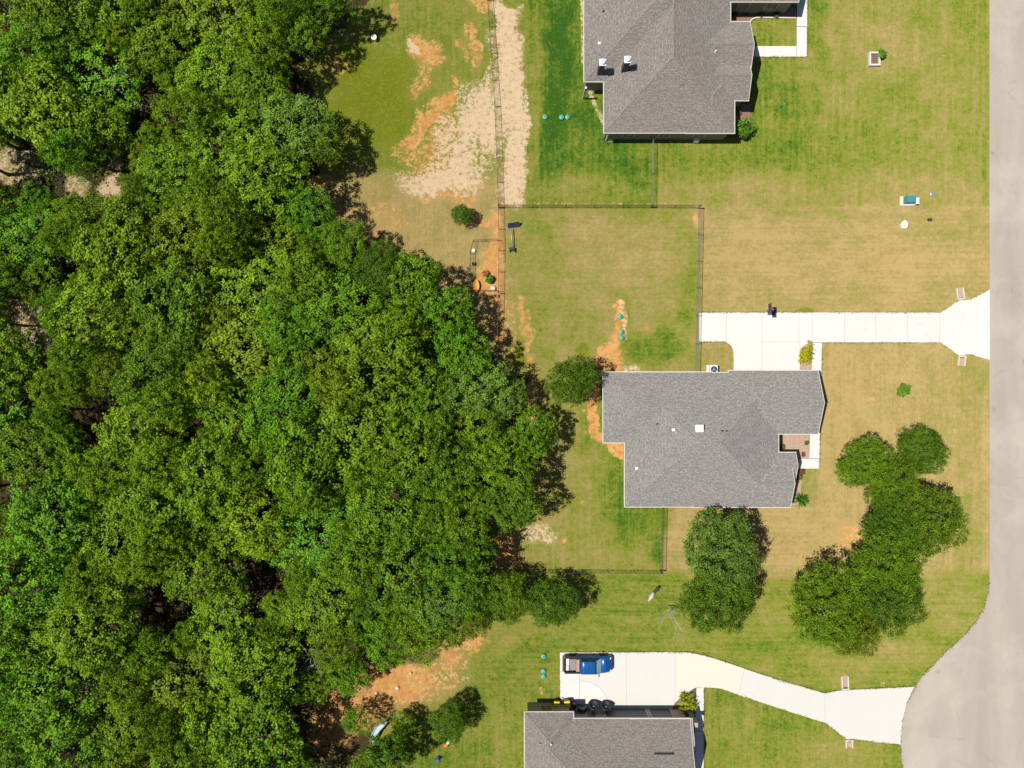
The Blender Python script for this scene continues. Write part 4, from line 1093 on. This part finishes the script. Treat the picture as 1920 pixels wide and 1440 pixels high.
# ------------------------------------------------------------------ bins and clutter by the bottom house
def bin_(px, py, label, group):
    x, y, _ = G(px, py, 0)
    root = thing('wheelie_bin', label, 'bin', (x, y, 0), rnd.uniform(-.08,.08), group)
    MB().frustum((0,0),.05,1.0,.24,.26,.3,.34).build('bin_body', M['black_plastic'], root)
    l = MB(); l.frustum((0,-.01),1.0,1.09,.33,.37,.29,.31); l.box(-.3,.3,-.42,-.36,.98,1.04); l.build('lid', M['yellow'], root)
    for s in (-1,1):
        MB().lathe([(.05,-.03),(.1,-.03),(.1,.03),(.05,.03)], (s*.27,-.27,.1), 12, 0, Matrix.Rotation(math.pi/2,3,'Y')).build('wheel', M['rubber'], root)
bin_(1043, 1313.5, 'yellow-lidded bin at the lawn end by the bottom house', 'yellow lidded bins')
bin_(1062, 1312.5, 'yellow-lidded bin standing next to the barrel', 'yellow lidded bins')
x, y, _ = G(1053, 1309, 0); pt = MB(); pt.lathe([(.1,0),(.14,.3),(.15,.32),(.12,.32)], (x,y,0), 14); tag(pt.build('bucket', M['white'], smooth=False), 'small white bucket between the yellow-lidded bins', 'bucket')
x, y, _ = G(1075, 1318, 0)
rt = thing('barrel', 'dark blue-grey barrel beside the yellow-lidded bins', 'barrel', (x, y, 0))
MB().lathe([(.27,0),(.29,.1),(.3,.45),(.29,.85),(.27,.92)], (0,0,0), 20).build('barrel_body', M['navy'], rt, True); MB().lathe([(.28,.92),(.28,.95),(.22,.95)], (0,0,0), 20).build('rim', M['blackmetal'], rt)
x, y, _ = G(1090, 1323, 0)
rt = thing('grill', 'black covered grill between barrel and round tubs', 'grill', (x, y, 0))
g_ = MB(); g_.box(-.5,.5,-.26,.26,.35,.85); g_.frustum((0,0),.85,1.15,.4,.26,.34,.16); g_.build('grill_body', M['black_plastic'], rt)
for sx in (-.42,.42):
    for sy in (-.2,.2): MB().tube([(sx,sy,0),(sx,sy,.36)], .025, 6).build('leg', M['blackmetal'], rt)
MB().box(-.78,-.5,-.22,.22,.8,.84).build('side_shelf', M['galv'], rt)
def tub(px, py, label, tilt, r_=.66):
    x, y, _ = G(px, py, 0); root = thing('round_tub', label, 'tub', (x, y, 0), 0, 'round black tubs by the garage')
    Mx = Matrix.Rotation(math.radians(tilt), 3, 'X'); up = r_*math.sin(abs(math.radians(tilt)))+.02
    MB().lathe([(.02,.0),(.42*r_/.66,0),(.55*r_/.66,.3),(.58*r_/.66,.34),(r_,.36),(r_,.4),(.52*r_/.66,.38),(.4*r_/.66,.12),(.02,.1)], (0,0,up), 26, 0, Mx).build('tub_body', M['black_plastic'], root, True)
    MB().lathe([(.1,.14),(.08,.18)], (0,0,up), 12, 0, Mx).build('drain_cap', M['galv'], root)
tub(1112, 1321, 'tilted round black tub nearest the grill', -60)
tub(1135, 1322, 'tilted round black tub nearest the garage door', -60)
# flag on a pole
x, y, _ = G(1268, 1331, 0)
rt = thing('flag', 'small pink and lavender flag on a slanted pole by the garage', 'flag', (x, y, 0))
MB().tube([(0,-.6,1.9),(-.05,.1,2.6)], .016, 6).build('pole', M['white'], rt)
for mi, (a, b) in enumerate(((0,.5),(.5,1.0))):
    fl = MB(); nu = 8
    for i in range(nu):
        for j in range(4):
            def pt_(u, v):
                u0 = a+(b-a)*u; q = Vector((-.05,.1,2.6)).lerp(Vector((-.02,-.35,2.15)), v)
                return (q.x-u0*1.0, q.y+.07*math.sin(u0*9+v)+.10*u0, q.z-.35*u0-.1*math.sin(u0*5))
            fl.face([pt_(i/nu,j/4),pt_((i+1)/nu,j/4),pt_((i+1)/nu,(j+1)/4),pt_(i/nu,(j+1)/4)])
    fl.build('cloth', M['whitecloth'] if mi == 0 else M['pinkcloth'], rt, True)

# ------------------------------------------------------------------ yard things
def lid(px, py, label, r_=.29):
    x, y, _ = G(px, py, .12)
    root = thing('septic_lid', label, 'septic lid', (x, y, 0), rnd.uniform(0,6), 'teal septic lids')
    MB().lathe([(r_,-.1),(r_*1.02,.1),(r_*.95,.14),(r_*.5,.19),(.02,.2)], (0,0,0), 22).build('dome', M['teal'], root, True)
    MB().tube([(-.08,0,.2),(-.05,0,.24),(.05,0,.24),(.08,0,.2)], .018, 5).build('handle', M['tealbox'], root)
for a in ((1022,219,'teal septic lid standing apart left of a pair in the top yard'),(1053,219.5,'left one of the paired teal lids behind the top house'),(1064,219.5,'right one of the paired teal lids behind the top house'),
          (1163,594,'teal septic lid standing alone at the head of the dirt track'),(1165,622,'upper of the two close teal lids on the dirt track'),(1165.5,633,'lower of the two close teal lids on the dirt track'),
          (1019,1231,'teal septic lid standing apart left of the blue pickup'),(1019,1259,'upper of the paired teal lids left of the concrete pad'),(1019,1269,'lower of the paired teal lids left of the concrete pad')): lid(*a)
# transformer
x, y, _ = G(1700, 377, 0)
rt = thing('transformer_box', 'teal transformer box on a pale pad in the upper right lawn', 'utility box', (x, y, 0))
MB().box(-.8,.72,-.55,.5,-.1,.12).build('pad', M['old_concrete'], rt)
MB().frustum((.05,.02),.12,.85,.5,.4,.48,.36).build('cabinet', M['tealbox'], rt); MB().box(-.46,.56,-.36,.40,.851,.89).build('cabinet_lid', M['tealbox'], rt)
x, y, _ = G(1715, 379, 0); k = MB(); k.box(x-.13,x+.13,y-.34,y+.32,-.1,.62); k.frustum((x,y),.62,.68,.15,.35,.1,.28); tag(k.build('meter_pedestal', M['white']), 'narrow white pedestal beside the teal transformer box', 'utility box')
x, y, _ = G(1694, 422, 0); k = MB(); k.prism([(x+.32*math.cos(a)*(1 if abs(math.cos(a))<.9 else 1), y+.46*math.sin(a)) for a in [2*math.pi*i/16 for i in range(16)]], -.1, .3); k.frustum((x,y),.3,.36,.24,.36,.18,.28)
tag(k.build('utility_pedestal', M['white']), 'low white utility cover below the transformer box', 'utility box')
def cover(px, py, label, r_, sq, mat):
    x, y, _ = G(px, py, 0); k = MB()
    if sq: k.box(x-r_,x+r_,y-r_*.7,y+r_*.7,-.1,.06); k.box(x-r_*.7,x+r_*.7,y-r_*.45,y+r_*.45,.06,.08)
    else: k.lathe([(r_,-.1),(r_,.07),(r_*.85,.09),(.03,.1)], (x,y,0), 18)
    tag(k.build('ground_cover', mat), label, 'utility cover')
cover(1748, 364, 'round dark lid in the green patch beside the transformer', .27, False, M['galv'])
cover(1743.5, 412, 'small dark square cover in the dry lawn by the road', .24, True, M['darkwood'])
# square planter / well kerb
x, y, _ = G(1638, 112, 0)
rt = thing('square_planter', 'square pale concrete planter with a brown grate on the lawn', 'planter', (x, y, 0))
k = MB(); w, h_ = .62, .78
k.box(-w,w,h_-.2,h_,-.1,.3); k.box(-w,w,-h_,-h_+.2,-.1,.3); k.box(-w,-w+.18,-h_+.2,h_-.2,-.1,.3); k.box(w-.18,w,-h_+.2,h_-.2,-.1,.3); k.build('kerb', M['concrete_grey'], rt)
k = MB()
for i in range(5): k.box(-.4+.17*i,-.29+.17*i,-.55,.55,.04,.14)
for i in range(6): k.box(-.42,.42,-.5+.19*i,-.46+.19*i,.141,.16)
k.build('grate', M['mulch'], rt)
# culverts
def culvert(px, py, rz, label, ln=1.3):
    x, y, _ = G(px, py, 0); root = thing('culvert_end', label, 'culvert', (x, y, 0), rz, 'culvert ends under the driveways')
    MB().box(-.42,.42,-.02,.12,-.35,.16).build('headwall', M['old_concrete'], root)
    MB().box(-.3,.3,.12,ln,-.3,-.055).build('apron', M['mulch_pale'], root)
    for s in (-1,1):
        k = MB(); k.frustum((s*.36,.12+ln*.45),-.3,.10,.055,ln*.45,.05,ln*.44); k.build('wing_wall', M['old_concrete'], root)
    MB().lathe([(.22,-.05),(.22,.02)], (0,.125,-.02), 16, 0, Matrix.Rotation(math.pi/2,3,'X')).build('pipe_mouth', M['blackmetal'], root)
culvert(1802, 561, .12, 'concrete culvert end on the upper side of the middle driveway apron')
culvert(1804, 668, math.pi-.1, 'concrete culvert end on the lower side of the middle driveway apron', 1.1)
culvert(1585, 1292, .05, 'pale stained culvert end on the upper side of the bottom driveway', 1.5)
culvert(1592, 1387, math.pi, 'short white culvert end on the lower side of the bottom driveway', .9)
# AC units
def ac(px, py, label, z=0):
    x, y, _ = G(px, py, .5); root = thing('air_conditioner', label, 'air conditioner', (x, y, 0))
    MB().box(-.62,.55,-.5,.5,-.1,.1).build('pad', M['old_concrete'], root)
    MB().frustum((0,0),.1,.82,.42,.42,.42,.42).build('cabinet', M['galvcap'], root)
    MB().lathe([(.36,.82),(.36,.85),(.28,.86),(.05,.86)], (0,0,0), 20).build('fan_guard', M['navy'], root)
    k = MB(); k.lathe([(.1,.86),(.1,.92),(.03,.93)], (0,0,0), 12)
    for a in range(3):
        k.box(-.03,.03,0,.3,.861,.88,0,Matrix.Rotation(a*2.094,4,'Z'))
    k.build('fan', M['galv'], root)
ac(1337, 692.5, 'grey air conditioner against the middle house by the driveway')
x, y, _ = G(1305, 264, .3); k = MB(); k.frustum((x,y),-.1,.75,.3,.16,.28,.14); k.box(x-.2,x+.2,y-.22,y-.16,.1,.6); tag(k.build('meter_box', M['galvcap']), 'grey meter box at the lower wall of the top house', 'meter box')
# basketball hoop by the driveway
x, y, _ = G(1441, 585.5, 0)
rt = thing('basketball_hoop', 'basketball hoop with navy backboard beside the white driveway', 'basketball hoop', (x, y, 0))
MB().tube([(0,0,-.1),(-.1,0,1.6),(-.55,0,2.9)], [.06,.055,.05], 8).build('pole', M['blackmetal'], rt, True)
k = MB(); k.tube([(-.45,0,2.6),(-1.05,0,3.0)], .035, 6).tube([(-.55,0,2.9),(-1.05,0,3.3)], .035, 6); k.build('arm', M['white'], rt)
MB().box(-1.10,-1.05,-.6,.6,2.85,3.7).build('backboard', M['navy'], rt)
k = MB(); k.tube([(-1.35+.23*math.cos(a),.23*math.sin(a),3.05) for a in [2*math.pi*i/16 for i in range(17)]], .012, 5); k.build('rim', M['red'], rt)
k = MB()
for i in range(12):
    a = 2*math.pi*i/12; k.tube([(-1.35+.22*math.cos(a),.22*math.sin(a),3.04),(-1.35+.14*math.cos(a+.4),.14*math.sin(a+.4),2.65)], .006, 3)
k.build('net', M['white'], rt)
MB().frustum((.3,0),0,.22,.45,.35,.35,.28).build('base', M['blackmetal'], rt)
# toppled hoop in the fenced yard
a, b = Vector(G(961,465,.25)), Vector(G(957,427,.5))
rt = thing('toppled_basketball_hoop', 'toppled basketball goal lying on the grass near the pen fence', 'basketball hoop', (a.x, a.y, 0)); v = b-a
MB().tube([(0,0,.3),(v.x*.5,v.y*.5,.5),(v.x,v.y,.6)], .045, 7).build('pole', M['galv'], rt, True)
MB().tube([(.12,.1,.2),(v.x*.85+.12,v.y*.85,.45)], .02, 6).build('brace', M['blackmetal'], rt, True)
k = MB(); k.box(-.28,1.05,-.05,.08,0.0,.72,0, Matrix.Translation((v.x,v.y+.12,0)) @ Matrix.Rotation(.14,4,'Z') @ Matrix.Rotation(-.5,4,'X')); k.build('backboard', M['navy'], rt)
k = MB(); k.frustum((-.05,-.1),.02,.45,.32,.2,.26,.14); k.build('base', M['black_plastic'], rt)
for s in (-.3,.28): MB().lathe([(.05,-.03),(.11,-.03),(.11,.03),(.05,.03)], (s,-.35,.12), 12, 0, Matrix.Rotation(math.pi/2,3,'Y')).build('wheel', M['rubber'], rt)
# pen contents
x, y, _ = G(893, 536, .2); k = MB(); k.lathe([(.3,0),(.42,.3),(.46,.32),(.40,.3),(.3,.12),(.02,.1)], (0,0,0), 20)
o = k.build('trough', M['rust'], smooth=True); o.location = (x, y, 0); o.scale = (.8,1.45,1); tag(o, 'oval orange trough in the corner of the wire pen', 'trough')
x, y, _ = G(888, 470, 0); k = MB(); k.lathe([(.14,0),(.2,.14),(.17,.15),(.12,.05),(.02,.04)], (x,y,0), 14); tag(k.build('water_bowl', M['white'], smooth=True), 'small white bowl inside the wire pen', 'bowl')
x, y, _ = G(888, 495, 0); k = MB(); k.lathe([(.16,0),(.2,.22),(.18,.23),(.14,.06),(.02,.05)], (x,y,0), 14); tag(k.build('feed_bucket', M['blackmetal'], smooth=True), 'small dark bucket inside the wire pen', 'bucket')
x, y, _ = G(925, 541, 0); k = MB(); k.lathe([(.26,-.05),(.32,.1),(.22,.28),(.03,.34)], (x,y,0), 9); tag(k.build('rock', M['old_concrete']), 'pale rock in the lower corner of the wire pen', 'rock')
# white pot
x, y, _ = G(701.5, 71, .35); k = MB(); k.lathe([(.22,0),(.28,.5),(.31,.52),(.31,.55),(.25,.55),(.2,.1),(.02,.08)], (x,y,0), 22); tag(k.build('pot', M['white'], smooth=True), 'white round pot at the edge of the mossy grass', 'pot')
# log
rt = thing('fallen_log', 'short log with a pale broken end lying on the lower lawn', 'log', G(1226,1112,0))
o_ = Vector(G(1226,1112,0))
k = MB(); k.tube([Vector(G(1216,1127,.1))-o_, Vector(G(1221,1119,.16))-o_, Vector(G(1226,1111,.18))-o_], [.10,.22,.2], 8); k.build('pale_end', M['deadwood'], rt, True)
k = MB(); k.tube([Vector(G(1225,1112.5,.18))-o_, Vector(G(1231,1106,.2))-o_, Vector(G(1236,1100,.2))-o_], [.19,.2,.17], 8); k.build('trunk_end', M['darkwood'], rt, True)
# pale sheet and toys near the bottom left lawn
k = MB(); pts = [Vector(G(*p)) for p in ((726,1352,.9),(718,1358,1.1),(708,1366,1.0),(702,1376,.8),(699,1388,.6),(698,1397,.5))]; wd = [.08,.24,.34,.3,.22,.16]
for i in range(len(pts)-1):
    t_ = (pts[i+1]-pts[i]).normalized(); s_ = Vector((-t_.y,t_.x,0)).normalized()
    t2 = (pts[min(i+2,len(pts)-1)]-pts[i+1]); t2 = t2.normalized() if t2.length > 0 else t_; s2 = Vector((-t2.y,t2.x,0)).normalized()
    for u0, u1, z0, z1 in ((-1,-.3,.18,-.05),(-.3,.35,-.05,-.02),(.35,1,-.02,.2)):
        k.face([pts[i]+s_*wd[i]*u0+Vector((0,0,z0)), pts[i]+s_*wd[i]*u1+Vector((0,0,z1)), pts[i+1]+s2*wd[i+1]*u1+Vector((0,0,z1)), pts[i+1]+s2*wd[i+1]*u0+Vector((0,0,z0))])
o = k.build('plastic_slide', M['palesheet']); md = o.modifiers.new('thick', 'SOLIDIFY'); md.thickness = .04
tag(o, 'pale blue-white curved plastic sheet between the low trees', 'sheet')
x, y, _ = G(839, 1394, .2); rt = thing('toy_tunnel', 'green and orange toy lying by the lone dark tree', 'toy', (x, y, 0), .9)
MB().tube([(-.05,0,.2),(.6,0,.2)], .17, 10).build('tube', M['lime'], rt, True); MB().lathe([(.05,0),(.24,.04),(.22,.3),(.05,.32)], (-.28,0,.0), 12).build('drum', M['red'], rt, True)
x, y, _ = G(821, 1424, .2); rt = thing('ride_on_toy', 'small blue ride-on toy on the bottom lawn', 'toy', (x, y, 0), .9)
MB().frustum((0,0),.12,.35,.35,.16,.26,.12).build('toy_body', M['bluetoy'], rt); MB().frustum((.22,0),.35,.55,.08,.14,.05,.12).build('seat', M['blackmetal'], rt)
for sx in (-.22,.22):
    for sy in (-.17,.17): MB().lathe([(.03,-.03),(.1,-.03),(.1,.03),(.03,.03)], (sx,sy,.1), 10, 0, Matrix.Rotation(math.pi/2,3,'X')).build('wheel', M['rubber'], rt)
